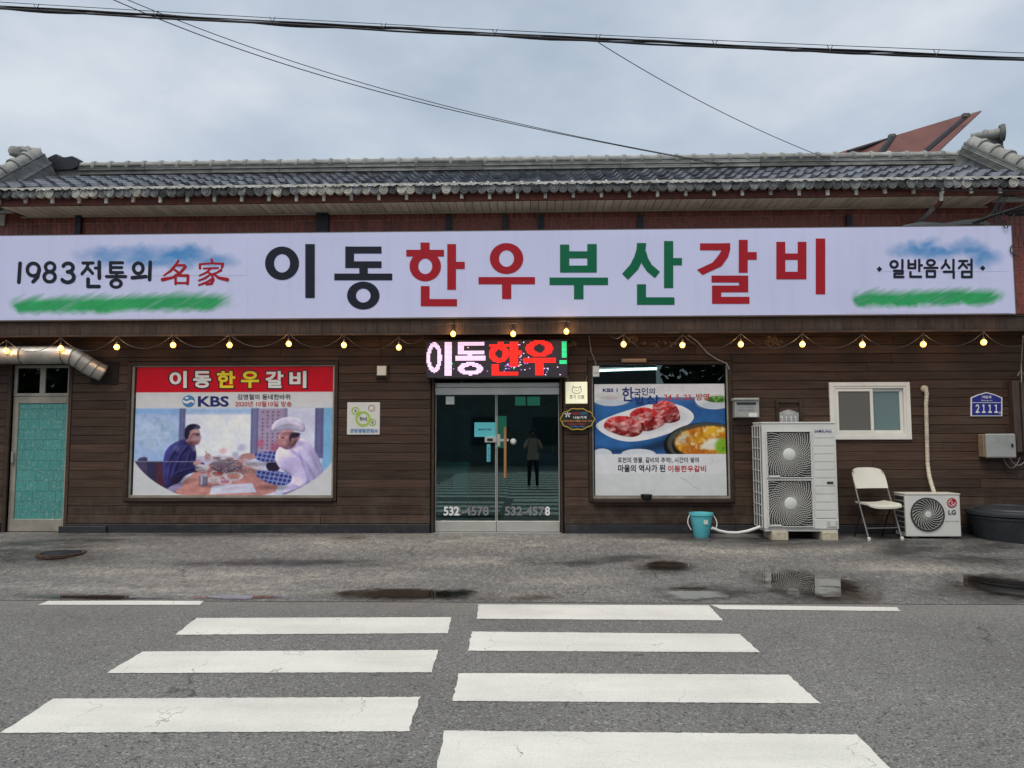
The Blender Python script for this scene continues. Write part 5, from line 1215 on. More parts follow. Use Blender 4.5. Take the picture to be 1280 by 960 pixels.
t = board('lit_sign', 'small lit cream square sign with a line-drawn face, above the oval sign', 'sign', rectW(707, 477.5, 734, 504.5, YW - .06), .07, 'cream')
Yt = YW - .0985; p = Print(Yt); p.ring(720.9, 487.6, 6.2, 4.6, 5.5, 3.9, -40, 220)
for q in ([(716.4, 485), (716, 482.6), (718.5, 484.2)], [(725.5, 485), (726, 482.6), (723.5, 484.2)], [(718.5, 484.3), (723.5, 484.3)]): p.stroke(q, .7, False)
for e in ((718.7, 487.6), (723.2, 487.6), (721, 488.6)): p.ell(*e, .5, .7, 10)
p.obj('line_drawing', 'grey_text', t); text('경기 으뜸', (711.5, 493.5, 730.5, 498.5), Yt, 'grey_text', t, .01)
MB().tube([P(710, 478, YW - .06), P(710, 470, YW - .04)], .003, 5).obj('cord', 'greycable', t); MB().tube([P(732, 478, YW - .06), P(734, 470, YW - .04), P(742, 469, YW - .04)], .003, 5).obj('cord', 'greycable', t)
# oval shop plaque with a gilt scalloped rim
c = P(721.8, 524, YW - .03); t = thing('oval_sign', 'oval black plaque with a gilt scalloped rim and coloured lettering', 'sign', c)
def scal(k, n=72): return [(721.8 + 21.5 * k * math.cos(a) * (1 + .035 * math.cos(10 * a)), 524 + 13.6 * k * math.sin(a) * (1 + .045 * math.cos(10 * a))) for a in [2 * math.pi * i / n for i in range(n)]]
def prism(pts, Y0, Y1):
    n = len(pts); f = [P(*q, Y0) for q in pts]; b = [Vector((v.x, Y1, v.z)) for v in f]
    return MB().add(f + b, [tuple(range(n))[::-1], tuple(range(n, 2 * n))] + [(i, (i + 1) % n, n + (i + 1) % n, n + i) for i in range(n)])
prism(scal(1.0), YW - .075, YW - .028).obj('body', 'black', t); MB().tube([P(*q, YW - .078) for q in scal(.965, 60)], .009, 6, closed=True).obj('rim', 'gold', t, True)
Yt = YW - .078; text('사랑과', (714.5, 515.2, 724.5, 518.6), Yt, 'red_text', t, .02); text('온정이', (725.5, 515, 733.5, 518.4), Yt, 'blue_text', t, .02); text('나눔가게', (716.5, 520, 733, 523.6), Yt, 'white_text', t, .02); text('이웃과 함께 사랑을 나누는 이곳', (703.5, 525, 740, 527.4), Yt, 'orange_text', t, .02); text('우리동네 이동갈비', (710, 529, 731.5, 531.2), Yt, 'red_text', t, .02); text('행복나눔', (713, 532.2, 731, 534), Yt, 'blue_text', t, .02)
p = Print(Yt)
for k in range(5): a = R(k * 72 - 90); p.poly([(709.5, 518), (709.5 + 3.2 * math.cos(a - .3), 518 + 3.2 * math.sin(a - .3)), (709.5 + 4.4 * math.cos(a), 518 + 4.4 * math.sin(a)), (709.5 + 3.2 * math.cos(a + .3), 518 + 3.2 * math.sin(a + .3))])
p.obj('star', 'white_text', t)
# mailbox
t = board('mailbox', 'grey metal letter box on the planks left of the tall outdoor unit', 'mailbox', rectW(917.5, 500, 948, 522, YW - .12), .14, 'greybox', .01)
r = rectW(914.5, 497.5, 949.5, 502, YW - .15); MB().fbox(r[0] + .02, r[1] - .015, YW - .19, YW - .026, r[3] - .035, r[3], .01).obj('lid', 'greybox', t)
r = rectW(921, 503, 945, 505.5, YW - .17); MB().fbox(r[0], r[1], YW - .178, YW - .166, r[2], r[3], .003).obj('slot', 'black', t)
r = rectW(921, 507, 945, 513.5, YW - .17); MB().box(r[0], r[1], YW - .169, YW - .166, r[2], r[3]).obj('nameplate', 'silver', t)
for k in range(2): text('우편함 이동한우', (923, 508 + k * 3, 943, 510 + k * 3), YW - .172, 'grey_text', t)
r = rectW(936, 516, 946.5, 521, YW - .17); MB().box(r[0], r[1], YW - .169, YW - .166, r[2], r[3]).obj('label_card', 'white', t)
# empty wooden frame and the old silver number plate
r = rectW(969.5, 499.5, 1003, 545, YW - .03); t = thing('wooden_frame', 'empty dark wooden frame on the planks behind the tall outdoor unit', 'frame', (r[0], YW - .026, r[2])); w = .045
MB().fbox(r[0], r[0] + w, YW - .06, YW - .0275, r[2], r[3]).obj('upright', 'trim', t); MB().fbox(r[1] - w, r[1], YW - .06, YW - .0275, r[2], r[3]).obj('upright', 'trim', t); MB().fbox(r[0] + w, r[1] - w, YW - .058, YW - .0275, r[3] - w, r[3]).obj('rail', 'trim', t); MB().fbox(r[0] + w, r[1] - w, YW - .058, YW - .0275, r[2], r[2] + w).obj('rail', 'trim', t)
def plate(name, label, cx_, cy_, w_, h_, m, rim, Y):
    c = P(cx_, cy_, Y); t = thing(name, label, 'number plate', c)
    o = lambda k, e=0: [(cx_ - w_ * k, cy_ + h_ * k), (cx_ - w_ * k, cy_ - h_ * .55 * k), (cx_ - w_ * .55 * k, cy_ - h_ * .8 * k), (cx_, cy_ - h_ * 1.0 * k), (cx_ + w_ * .55 * k, cy_ - h_ * .8 * k), (cx_ + w_ * k, cy_ - h_ * .55 * k), (cx_ + w_ * k, cy_ + h_ * k)]
    prism(o(1), Y - .018, Y).obj('plate', rim, t); prism(o(.925), Y - .022, Y - .0185).obj('face', m, t); return t
t = plate('number_plate', 'old silver number plate peeking out above the tall outdoor unit', 986, 522, 12.5, 10.2, 'silver', 'silver', YW - .028)
text('２１１１', (975.5, 520, 996.5, 530), YW - .054, 'white_text', t, .02); text('이동로', (981, 515, 992, 518), YW - .054, 'white_text', t)
t = plate('number_plate', 'blue house number plate with white rim reading 2111', 1233.3, 505.2, 19.6, 15, 'blueplate', 'white_text', YW - .026)
text('２１１１', (1219.5, 505.5, 1247.5, 516), YW - .052, 'white_text', t, .028); text('이동로', (1227.5, 494.6, 1239.5, 498), YW - .052, 'white_text', t, .02); text('Idong-ro', (1226.5, 499.6, 1240.5, 501.8), YW - .052, 'white_text', t)
Print(YW - .052).rect(1215.5, 503, 1251, 503.6).obj('rule', 'white_text', t); Print(YW - .052).rect(1248.5, 514.5, 1251.5, 517.5).obj('mark', 'silver', t)
# electric box with loose wires
r = rectW(1233, 542, 1270.5, 572.5, YW - .2)
t = thing('electric_box', 'grey metal electric box with rounded door below the blue number plate', 'electric box', ((r[0] + r[1]) / 2, YW - .026, r[2]))
MB().box(r[0] - .01, r[1] - .03, YW - .15, YW - .026, r[2] + .01, r[3] - .01).obj('case', 'tan', t, bev=.012); MB().box(r[0], r[1], YW - .20, YW - .151, r[2], r[3]).obj('door', 'greybox', t, bev=.02)
q = rectW(1264, 554.5, 1266.5, 559, YW - .2); MB().fbox(q[0], q[1], YW - .212, YW - .2005, q[2], q[3], .003).obj('latch', 'black', t)
for k, (xa, xb, dp) in enumerate(((1251, 1278, 17), (1254, 1275, 11), (1258, 1290, 28), (1262, 1284, 8))):
    pth = [P(xa + (xb - xa) * u + (4 * math.sin(u * 6) if k == 2 else 0), 572 + dp * 4 * u * (1 - u) * (1.2 if k != 2 else 1), YW - .06 - .02 * k) for u in np.linspace(0, 1, 16)]
    MB().tube(pth, .005, 6).obj('wire', 'greycable' if k % 2 else 'wire', t, True)
# brown sheet-metal cable duct at the far right
r = rectW(1266, 476, 1312, 566, YW - .1); t = thing('cable_trunking', 'brown sheet metal trunking hung on the planks beside the electric box', 'trunking', ((r[0] + r[1]) / 2, YW - .026, r[2]))
MB().fbox(r[0], r[0] + .10, YW - .14, YW - .026, r[2], r[3], .02).fbox(r[0] + .105, r[0] + .24, YW - .17, YW - .026, r[2] - .01, r[3] - .03, .03).fbox(r[0] + .245, r[1], YW - .15, YW - .026, r[2], r[3], .02).obj('sheet', 'brownsheet', t)
MB().tube([P(1277, 478, YW - .12), P(1276.5, 455, YW - .12), P(1279, 420, YA)], .007, 6).obj('hanger', 'greycable', t); MB().tube([P(1272, 470, YW - .1), P(1276, 462, YW - .1), P(1281, 470, YW - .1)], .005, 6).obj('hook', 'greycable', t)
# scrap of wood, cable and mud daubs under the canopy
r = rectW(777, 448.5, 807.5, 453, YW - .08); tag(MB().fbox(r[0], r[1], YW - .11, YW - .022, r[2], r[3], .006).obj('wood_scrap', 'ltwood'), 'pale scrap of board fixed above the squarish window', 'board')
tag(MB().tube([P(859, 418, YW - .05), P(872, 427, YW - .05), P(884, 441, YW - .05), P(896, 449, YW - .05), P(908, 454, YW - .05), P(912, 462, YW - .05)], .010, 7).obj('cable', 'greycable', None, True), 'grey cable drooping from the canopy to the corner of the squarish window', 'cable')
tag(MB().tube([P(736, 419, YW - .04), P(739, 440, YW - .04), P(744, 452, YW - .04), P(745, 458, YW - .06)], .007, 6).obj('cable', 'greycable', None, True), 'thin cable running down beside the led sign to the white junction box', 'cable')
tag(MB().tube([P(470, 412, YA - .02), P(476, 425, YW - .06), P(477, 444, YW - .05), P(477.5, 456, YW - .07)], .006, 6).obj('cable', 'wire', None, True), 'dark cable running down to the small square white lamp', 'cable')
def mudnest(px, py, rx, ry, n, label):
    b = MB()
    for _ in range(n):
        a, q = random.uniform(0, 6.28), random.random() ** .5; x, y = px + rx * q * math.cos(a), py + ry * q * math.sin(a); s_ = random.uniform(.008, .022)
        c = P(x, y, YW - .028); b.lathe([(s_, 0), (s_ * .8, -.006), (s_ * .3, -.011)], c, (0, 1, 0), 6)
    return kind(tag(b.obj('mud_daub', 'mud'), label, 'mud'), 'stuff')
mudnest(789, 424, 9, 4.5, 60, 'dried mud daub on the planks under the canopy near the squarish window'); mudnest(967, 426, 11, 7, 70, 'dried mud daub on the planks above the letter box'); mudnest(715, 430, 6, 3, 24, 'small dried mud daub beside the led sign'); mudnest(825, 430, 24, 4, 40, 'scattered specks of dried mud above the squarish window')

# ------------------------------------------------------------------ white sliding window
x0, x1, z0, z1 = O_pvc; pw = frame_set('sliding_window', O_pvc, YW - .05, YW + .08, .056, 'pvc', bld)
MB().fbox(x0, x0 + .03, YW - .04, YW + .07, z0, z1).fbox(x1 - .03, x1, YW - .04, YW + .07, z0, z1).fbox(x0 + .03, x1 - .03, YW - .04, YW + .07, z1 - .03, z1).fbox(x0 + .03, x1 - .03, YW - .04, YW + .07, z0, z0 + .03).obj('frame', 'pvc', pw)
xm = x0 + (x1 - x0) * .52
for a, b, Yq, m_ in ((x0 + .031, xm + .03, YW - .032, 'screen'), (xm - .01, x1 - .031, YW - .003, 'frost')):
    s_ = .042; zz0, zz1 = z0 + .031, z1 - .031
    o = MB().fbox(a, a + s_, Yq, Yq + .028, zz0, zz1).fbox(b - s_, b, Yq, Yq + .028, zz0, zz1).fbox(a + s_, b - s_, Yq, Yq + .028, zz1 - s_, zz1).fbox(a + s_, b - s_, Yq, Yq + .028, zz0, zz0 + s_).obj('sash', 'pvc', pw)
    MB().box(a + s_, b - s_, Yq + .012, Yq + .016, zz0 + s_, zz1 - s_).obj('pane', m_, o)
MB().box(x0, x1, YW + .19, YW + .2, z0, z1).obj('curtain', 'intpale', pw); MB().box(xm - .22, xm - .06, YW + .075, YW + .085, z0 + .07, z1 - .07).obj('inner_sash', 'greybox', pw)

# ------------------------------------------------------------------ tall outdoor unit on blocks
yf = 9.74; gy_ = gz(9.9)
x0 = P(954.5, 600, yf).x; x1 = P(1047.5, 600, yf).x; zt = P(1000, 528.5, yf).z; zb = P(1000, 664.5, yf).z; yb_ = yf + .40
ac = thing('outdoor_unit', 'tall white outdoor air conditioner with two fans standing on blocks by the planks', 'air conditioner', ((x0 + x1) / 2, yf + .2, gz(yf)))
Wd, Hh = x1 - x0, zt - zb
body = MB().box(x0, x1, yf + .02, yb_, zb + .03, zt - .012).obj('cabinet', 'acwhite', ac, bev=.008)
MB().box(x0 - .004, x1 + .004, yf + .012, yb_ + .004, zt - .0115, zt + .012).obj('top_cover', 'acwhite', ac, bev=.006)
MB().box(x0 + .01, x1 - .01, yf + .03, yb_ - .01, zb, zb + .029).obj('base_pan', 'acwhite', ac)
fx0, fx1 = x0 + .05 * Wd, x0 + .66 * Wd
def swirl(cx_, cz_, half, Y, n, m_b, parent, hubr, tw=1.1, sq=True, rings=9, wk=1.0):
    b = MB()
    for k in range(n):
        a0 = 2 * math.pi * k / n; L, Rr = [], []
        for i in range(9):
            u = i / 8; r0 = hubr + (half * (1.42 if sq else 1.0) - hubr) * u; a = a0 + tw * u; wd = (.0035 + .002 * u) * wk
            p_ = Vector((cx_ + r0 * math.cos(a), Y, cz_ + r0 * math.sin(a)))
            p_.x = min(max(p_.x, cx_ - half), cx_ + half); p_.z = min(max(p_.z, cz_ - half), cz_ + half)
            nrm = Vector((-math.sin(a), 0, math.cos(a))); L.append(p_ + nrm * wd); Rr.append(p_ - nrm * wd)
        m = len(L); bk = [q + Vector((0, .008, 0)) for q in L] + [q + Vector((0, .008, 0)) for q in Rr]
        b.add(L + Rr + bk, [(i, i + 1, m + i + 1, m + i) for i in range(m - 1)] + [(i, 2 * m + i, 2 * m + i + 1, i + 1) for i in range(m - 1)] + [(m + i, m + i + 1, 3 * m + i + 1, 3 * m + i) for i in range(m - 1)])
    for r0 in np.linspace(hubr * 1.35, half * .985, rings):
        b.tube([(cx_ + r0 * math.cos(t_), Y + .006, cz_ + r0 * math.sin(t_)) for t_ in np.linspace(0, 2 * math.pi, 37)[:-1]], .0024, 4, closed=True)
    return b.obj('fan_grille', m_b, parent)
def fanblades(cx_, cz_, r, Y, parent, n=3):
    b = MB()
    for k in range(n):
        a0 = 2 * math.pi * k / n; vs = []
        for i in range(7):
            a = a0 + 1.5 * i / 6
            for q_ in (.18, 1.0): vs.append((cx_ + r * q_ * math.cos(a), Y + .05 * i / 6, cz_ + r * q_ * math.sin(a)))
        b.add(vs, [(2 * i, 2 * i + 1, 2 * i + 3, 2 * i + 2) for i in range(6)])
    return b.obj('fan_blade', 'rubber', parent, True)
fh = (Hh - .06) * .455
for k in range(2):
    cz_ = zb + .055 + fh * .5 + k * (fh + .02); half = min(fh, fx1 - fx0) * .5 - .012; cx_ = (fx0 + fx1) / 2
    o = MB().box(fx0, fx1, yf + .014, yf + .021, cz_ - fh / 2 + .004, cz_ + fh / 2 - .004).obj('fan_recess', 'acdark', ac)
    fanblades(cx_, cz_, half * .9, yf + .0095, o) if False else None
    w_ = .012
    MB().fbox(fx0 - .004, fx0 + w_, yf - .004, yf + .0135, cz_ - fh / 2 + .002, cz_ + fh / 2 - .002).fbox(fx1 - w_, fx1 + .004, yf - .004, yf + .0135, cz_ - fh / 2 + .002, cz_ + fh / 2 - .002).fbox(fx0 + w_, fx1 - w_, yf - .004, yf + .0135, cz_ + fh / 2 - w_, cz_ + fh / 2 - .002).fbox(fx0 + w_, fx1 - w_, yf - .004, yf + .0135, cz_ - fh / 2 + .002, cz_ - fh / 2 + w_).obj('grille_frame', 'acwhite', o)
    swirl(cx_, cz_, half, yf, 44, 'grille', o, .06); MB().lathe([(.082, .008), (.082, -.004), (.07, -.010), (.001, -.012)], (cx_, yf, cz_), (0, 1, 0), 28).obj('hub', 'acwhite', o, True)
    MB().fbox(fx0 + .02, fx0 + .17, yf - .012, yf - .0045, cz_ - fh / 2 + .012, cz_ - fh / 2 + .036, .003).obj('grille_tag', 'white', o)
nP = 11; pz0, pz1 = zb + .17, zt - .10
for k in range(nP):
    a = pz0 + (pz1 - pz0) * k / nP; MB().fbox(fx1 + .035, x1 - .03, yf + .010, yf + .021, a + .004, a + (pz1 - pz0) / nP - .004, .004).obj('service_panel', 'acwhite', ac)
MB().fbox(fx1 + .012, x1 - .004, yf + .013, yf + .0205, zb + .035, zb + .16, .003).obj('valve_cover', 'acwhite', ac)
cz_ = zb + .095; MB().fbox(x1 - .16, x1 - .02, yf + .006, yf + .0125, zb + .05, zb + .14, .004).obj('valve_plate', 'grille', ac); MB().fbox(x1 - .115, x1 - .05, yf + .002, yf + .0055, zb + .068, zb + .122, .003).obj('valve_plate', 'acwhite', ac)
q = rectW(1034, 602, 1042, 605, yf); MB().fbox(q[0], q[1], yf + .003, yf + .0095, q[2], q[3], .003).obj('handle', 'acdark', ac)
text('SAMSUNG', (1018, 537, 1039.5, 540.6), yf + .0045, 'navy_text', ac, .012); 
so_ = MB().box(x0 - .012, x0 - .001, yf + .05, yb_ - .02, zb + .05, zt - .04).obj('side_coil', 'coil', ac)
g_ = MB()
for i in range(4): y_ = yf + .05 + i * (.33 / 3); g_.box(x0 - .022, x0 - .013, y_ - .006, y_ + .006, zb + .05, zt - .04)
for i in range(10): z_ = zb + .05 + i * (Hh - .09) / 9; g_.box(x0 - .026, x0 - .0225, yf + .045, yb_ - .02, z_ - .006, z_ + .006)
g_.obj('side_grille', 'acwhite', so_)
for k, px in enumerate((974, 1036)):
    c = P(px, 668, yf + .03); b0 = gz(yf - .03) - .004
    tag(MB().box(c.x - .105, c.x + .105, yf - .02, yf + .36, b0, zb - .001).obj('cement_block', 'stone', bev=.01), ('pale cement block under the fan side of the tall outdoor unit, by the hose', 'pale cement block under the tall outdoor unit, beside the folding chair')[k], 'block', 'blocks under the tall outdoor unit')
# bucket and drain hose
gb = G(877, 671.5); bk = thing('bucket', 'turquoise plastic bucket standing on the forecourt by the wall', 'bucket', gb)
h = .33
MB().lathe([(.098, 0), (.104, .01), (.150, h - .03), (.163, h - .028), (.163, h), (.150, h), (.098, .02), (.001, .015)], gb, n=30).obj('pail', 'turq', bk, True)
MB().tube([gb + Vector((.168 * math.cos(a), -.02, h - .02 + .0 + .17 * math.sin(a) if False else h - .03 - .19 * abs(math.sin(a)))) for a in np.linspace(0, math.pi, 22)], .006, 6).obj('handle', 'white', bk, True) if False else None
for s_ in (-1, 1): MB().tube([gb + Vector((s_ * (.160 + .035 * math.sin(u * math.pi)), -.01 - .10 * u, h - .03 - .19 * u)) for u in np.linspace(0, 1, 12)], .006, 6).obj('handle', 'white', bk, True)
MB().box(gb.x + .0, gb.x + .055, gb.y - .142, gb.y - .138, gb.z + .19, gb.z + .245).obj('label_sticker', 'white', bk)
hp = [(890, 660), (899, 663.5), (910, 665.8), (922, 666), (934, 664), (943, 661), (950, 658.5)]
tag(MB().tube([P(x, y, 9.80 + .03 * math.sin(i)) for i, (x, y) in enumerate(hp)], .020, 10).obj('drain_hose', 'white', None, True), 'white drain hose from the tall outdoor unit into the bucket', 'hose')

# ------------------------------------------------------------------ small outdoor unit and its wrapped pipe
yf = 9.86; x0 = P(1132, 642, yf).x; x1 = P(1201, 642, yf).x; zt = P(1166, 617.5, yf).z; zb = gz(yf) + .03; yb_ = yf + .29
u2 = thing('outdoor_unit', 'small white outdoor air conditioner with one round fan beside the folding chair', 'air conditioner', ((x0 + x1) / 2, yf + .14, gz(yf)))
MB().box(x0, x1, yf + .004, yb_, zb, zt - .01).obj('cabinet', 'acwhite', u2, bev=.012); MB().box(x0 - .004, x1 + .004, yf - .004, yb_ + .003, zt - .0095, zt + .006).obj('top_cover', 'ivory', u2, bev=.004)
for a in (x0 + .08, x1 - .16): MB().box(a, a + .08, yf + .01, yb_ - .01, gz(yf) - .02, zb - .001).obj('foot', 'darkmetal', u2)
c = P(1159.5, 643, yf - .004); rr = .208
fr_ = MB().lathe([(rr + .014, .004), (rr + .014, -.012), (rr, -.014), (rr - .003, .0), (.001, .0)], (c.x, yf, c.z), (0, 1, 0), 40).obj('fan_recess', 'acdark', u2, True)
swirl(c.x, c.z, rr - .006, yf - .013, 24, 'grille', fr_, .04, .9, False, 2, .85); MB().lathe([(.040, .002), (.040, -.006), (.001, -.010)], (c.x, yf - .014, c.z), (0, 1, 0), 22).obj('hub', 'acwhite', fr_, True)
p = Print(yf - .003); p.ell(1190, 628.5, 6.0, 6.0, 28); p.obj('logo_disc', 'ink_red', u2); p = Print(yf - .006); p.ring(1190, 628.5, 4.4, 4.4, 3.7, 3.7, 0, 270); p.stroke([(1190, 626), (1190, 630.5), (1192, 630.5)], .7, False); p.ell(1188, 626.8, .6, .6, 10); p.stroke([(1192.4, 628.5), (1194.4, 628.5)], .7, False); p.obj('logo_lines', 'white_text', u2)
text('LG', (1185.5, 637.5, 1195, 643.2), yf - .003, 'black_text', u2, .02); text('Smart Inverter', (1182, 650.3, 1199, 652.2), yf - .003, 'grey_text', u2)
for k in range(7):
    a = zb + .06 + k * .07; MB().box(x0 - .008, x0 - .001, yf + .03, yb_ - .03, a, a + .05).obj('side_louvre', 'acdark', u2)
pts = [(1157, 486), (1158.5, 492), (1157.5, 505), (1158, 525), (1158.5, 545), (1159, 565), (1159.5, 580), (1161.5, 595), (1164.5, 606), (1168, 617)]
pth = [P(x, y, YW - .055 - max(0, (y - 585)) / 32 * .22) for x, y in pts]; pth = [pth[0] + Vector((-.02, .05, .01))] + pth
ppe = thing('wrapped_pipe', 'cream tape-wrapped pipe running down the planks to the small outdoor unit', 'pipe', pth[-1])
MB().tube(pth, .026, 10).obj('pipe', 'wrap', ppe, True)
for a, b in zip(pth[1:], pth[2:]):
    for u in np.arange(0, 1, .33): q = a.lerp(b, u); d = (b - a).normalized(); MB().tube([q - d * .004, q + d * .004], .029, 10).obj('tape_turn', 'ivory', ppe)
c = P(1155, 486, YW - .03); MB().lathe([(.05, 0), (.045, -.03), (.02, -.045)], c, (0, 1, 0), 12).obj('putty', 'stone', ppe, True)

# ------------------------------------------------------------------ folding chair
fl = G(1088, 671); fr2 = G(1133, 671.5)
cx_, cy_ = P(1107, 671, 9.72).x, 9.72
ch = thing('folding_chair', 'ivory plastic folding chair with grey metal legs between the two outdoor units', 'chair', (cx_, cy_, gz(cy_)))
rot = R(9); g0 = gz(cy_) + .004
def T(x, y, z): c, n_ = math.cos(rot), math.sin(rot); return Vector((cx_ + x * c - y * n_, cy_ + x * n_ + y * c, g0 + z))
hw = .235
for s_ in (-1, 1):
    MB().tube([T(s_ * hw, 0, 0), T(s_ * hw, .08, .20), T(s_ * hw, .18, .45), T(s_ * (hw - .005), .31, .79), T(s_ * (hw - .03), .345, .89)], .0125, 10).obj('front_leg', 'tubesteel', ch, True)
    MB().tube([T(s_ * (hw - .03), .37, 0), T(s_ * (hw - .03), .26, .24), T(s_ * (hw - .03), .13, .455)], .0115, 10).obj('rear_leg', 'black', ch, True)
    MB().lathe([(.02, -.004), (.024, .012), (.022, .035), (.013, .042)], T(s_ * hw, 0, 0), n=12).obj('foot', 'ivory', ch, True)
MB().tube([T(-hw, .06, .15), T(hw, .06, .15)], .009, 8).obj('crossbar', 'tubesteel', ch); MB().tube([T(-hw + .03, .315, .12), T(hw - .03, .315, .12)], .009, 8).obj('crossbar', 'black', ch)
def slab(fn, nu, nv, th, name, m_):
    up_, lo = [], []
    for j in range(nv + 1):
        for i in range(nu + 1): a, b = fn(i / nu, j / nv); up_.append(a); lo.append(b)
    k = len(up_); W_ = nu + 1; fs = []
    for j in range(nv):
        for i in range(nu): q0 = j * W_ + i; fs += [(q0, q0 + 1, q0 + W_ + 1, q0 + W_), (k + q0, k + q0 + W_, k + q0 + W_ + 1, k + q0 + 1)]
    ring_ = [i for i in range(W_)] + [j * W_ + nu for j in range(1, nv + 1)] + [nv * W_ + i for i in range(nu - 1, -1, -1)] + [j * W_ for j in range(nv - 1, 0, -1)]
    for a, b in zip(ring_, ring_[1:] + ring_[:1]): fs.append((a, k + a, k + b, b))
    return MB().add(up_ + lo, fs).obj(name, m_, ch, True)
def seatf(u, v):
    rnd = 1 - .10 * max(0, (abs(v - .5) * 2) ** 6); x = (u - .5) * .46 * rnd; y = -.06 + v * .38; z_ = .445 + .018 * (abs(u - .5) * 2) ** 3 - .02 * math.exp(-((v - 0) / .12) ** 2) + .015 * v
    return T(x, y, z_ + .012), T(x, y, z_ - .012)
slab(seatf, 12, 12, .02, 'seat', 'ivory')
def backf(u, v):
    rnd = 1 - .16 * v ** 5 - .03 * (1 - v) ** 6; x = (u - .5) * .475 * rnd; zz_ = .66 + v * .275 - .03 * v ** 3 * (abs(u - .5) * 2) ** 4; y = .225 + (zz_ - .60) * .40 + .03 * (1 - (abs(u - .5) * 2) ** 2)
    return T(x, y - .010, zz_), T(x, y + .012, zz_)
slab(backf, 14, 8, .02, 'backrest', 'ivory')

# ------------------------------------------------------------------ rubber tub
gt = G(1262, 671); tx, ty = P(1266, 650, 9.85).x, 9.86; tz = gz(9.4)
tb_ = thing('rubber_tub', 'large round black rubber tub with a lid on the forecourt by the wall', 'tub', (tx, ty, tz))
MB().lathe([(.40, 0), (.43, .02), (.50, .30), (.515, .305), (.515, .33)], (tx, ty, tz), n=44).obj('tub_body', 'rubber', tb_, True)
MB().lathe([(.535, .325), (.54, .36), (.53, .385), (.48, .395), (.44, .385), (.42, .41), (.30, .43), (.28, .415), (.001, .425)], (tx, ty, tz + .02), n=44).obj('lid', 'rubber', tb_, True)

# ------------------------------------------------------------------ eave oddments and overhead wires
d = thing('downpipe', 'short rusty downpipe under the right part of the eave', 'downpipe', P(1168, 262, YO + .2))
MB().tube([P(1176.5, 240, YO - .04), P(1176.5, 251, YO)], .028, 10).obj('outlet', 'cap_pale', d, True); MB().tube([P(1177, 249, YO), P(1174, 256, YO + .04), P(1168, 260, YO + .08)], .034, 10).obj('elbow', 'red_board', d, True); MB().tube([P(1169, 258, YO + .07), P(1150, 277, YB - .06)], .032, 10).obj('pipe', 'greycable', d, True)
bag = MB()
tp = [P(x, y, YB - .15) for x, y in ((1128, 284), (1150, 281), (1180, 282), (1200, 279), (1222, 277), (1236, 281))]
tag(MB().tube(tp, [.03, .05, .04, .045, .05, .03], 8).obj('cloth_bundle', 'greybox', None, True), 'grey rolled cloth lying on top of the long shop sign', 'cloth')
cb = thing('cable_tangle', 'tangle of black cables strapped under the right corner of the eave', 'cables', P(1250, 262, YO))
for k in range(9):
    a = [(1215 + 2 * k, 280 - k * .6), (1238 + k, 271 - k), (1262, 262 + k), (1290, 255 + 1.5 * k)]; MB().tube([P(x, y + random.uniform(-2, 2), YO - .03 + .01 * k) for x, y in a], random.uniform(.006, .013), 6).obj('cable', 'wire', cb, True)
for k in range(7):
    x = 1244 + random.uniform(-4, 8); MB().tube([P(x + 14, 236, YO - .06), P(x + 4, 252, YO - .04), P(x + random.uniform(-6, 4), 268, YO - .03), P(x + random.uniform(-4, 10), 283, YO - .03)], .006, 5).obj('cable', 'wire', cb, True)
MB().tube([P(x, y, YS - .03) for x, y in ((1254, 262), (1254, 280), (1256, 285), (1259, 285), (1261, 278), (1268, 268))], .008, 6).obj('loop', 'wire', cb, True)
MB().tube([P(1272 - 9 * math.sin(u), 312 - 8 * math.cos(u), YS - .02) for u in np.linspace(.3, 3.3, 16)], .008, 6).obj('loop', 'wire', cb, True)
MB().tube([P(x, y, YO - .09) for x, y in ((1075, 233.5), (1120, 235.5), (1180, 238), (1240, 238.5), (1290, 239))], .008, 6).obj('cable', 'wire', cb, True)
# crumpled black film on the ridge gap
fm = MB(); A = [(60, 197), (66, 194), (70, 192.5), (74, 196), (82, 196.5), (90, 195), (98, 199.5), (97, 208), (90, 211), (62, 213), (58, 206)]
f = [P(x, y, yR - .02) for x, y in A]; n = len(f); fm.add(f + [v + Vector((0, .12, .02)) for v in f], [tuple(range(n))[::-1], tuple(range(n, 2 * n))] + [(i, (i + 1) % n, n + (i + 1) % n, n + i) for i in range(n)])
tag(fm.obj('plastic_film', 'film'), 'crumpled black plastic film patching the gap in the roof ridge', 'film')
# tilted maroon panel behind the ridge
pn = thing('tilted_panel', 'maroon panel on a dark frame tilted up behind the roof ridge', 'panel', P(1150, 184, yR + 1.0))
q = [P(1078, 182, yR + .6), P(1168, 182, yR + .6), P(1226, 140, yR + 1.5), P(1208, 145, yR + 1.9)]
def sheet(a, b, c_, d_, th, name, m_, par):
    nrm = (b - a).cross(d_ - a).normalized() * th; return MB().add([a, b, c_, d_, a + nrm, b + nrm, c_ + nrm, d_ + nrm], [(0, 3, 2, 1), (4, 5, 6, 7), (0, 1, 5, 4), (1, 2, 6, 5), (2, 3, 7, 6), (3, 0, 4, 7)]).obj(name, m_, par)
A_, B_, C_, D_ = P(1034, 197, yR + 1.0), P(1152, 197, yR + .9), P(1212, 143, yR + 1.8), P(1206, 146.5, yR + 2.2)
sheet(A_, B_, C_, D_, .03, 'sheet', 'maroon', pn); sheet(P(1153, 197, yR + .88), P(1166, 197, yR + .86), P(1226.5, 140, yR + 1.75), P(1214, 143.5, yR + 1.8), .03, 'edge_sheet', 'maroon', pn)
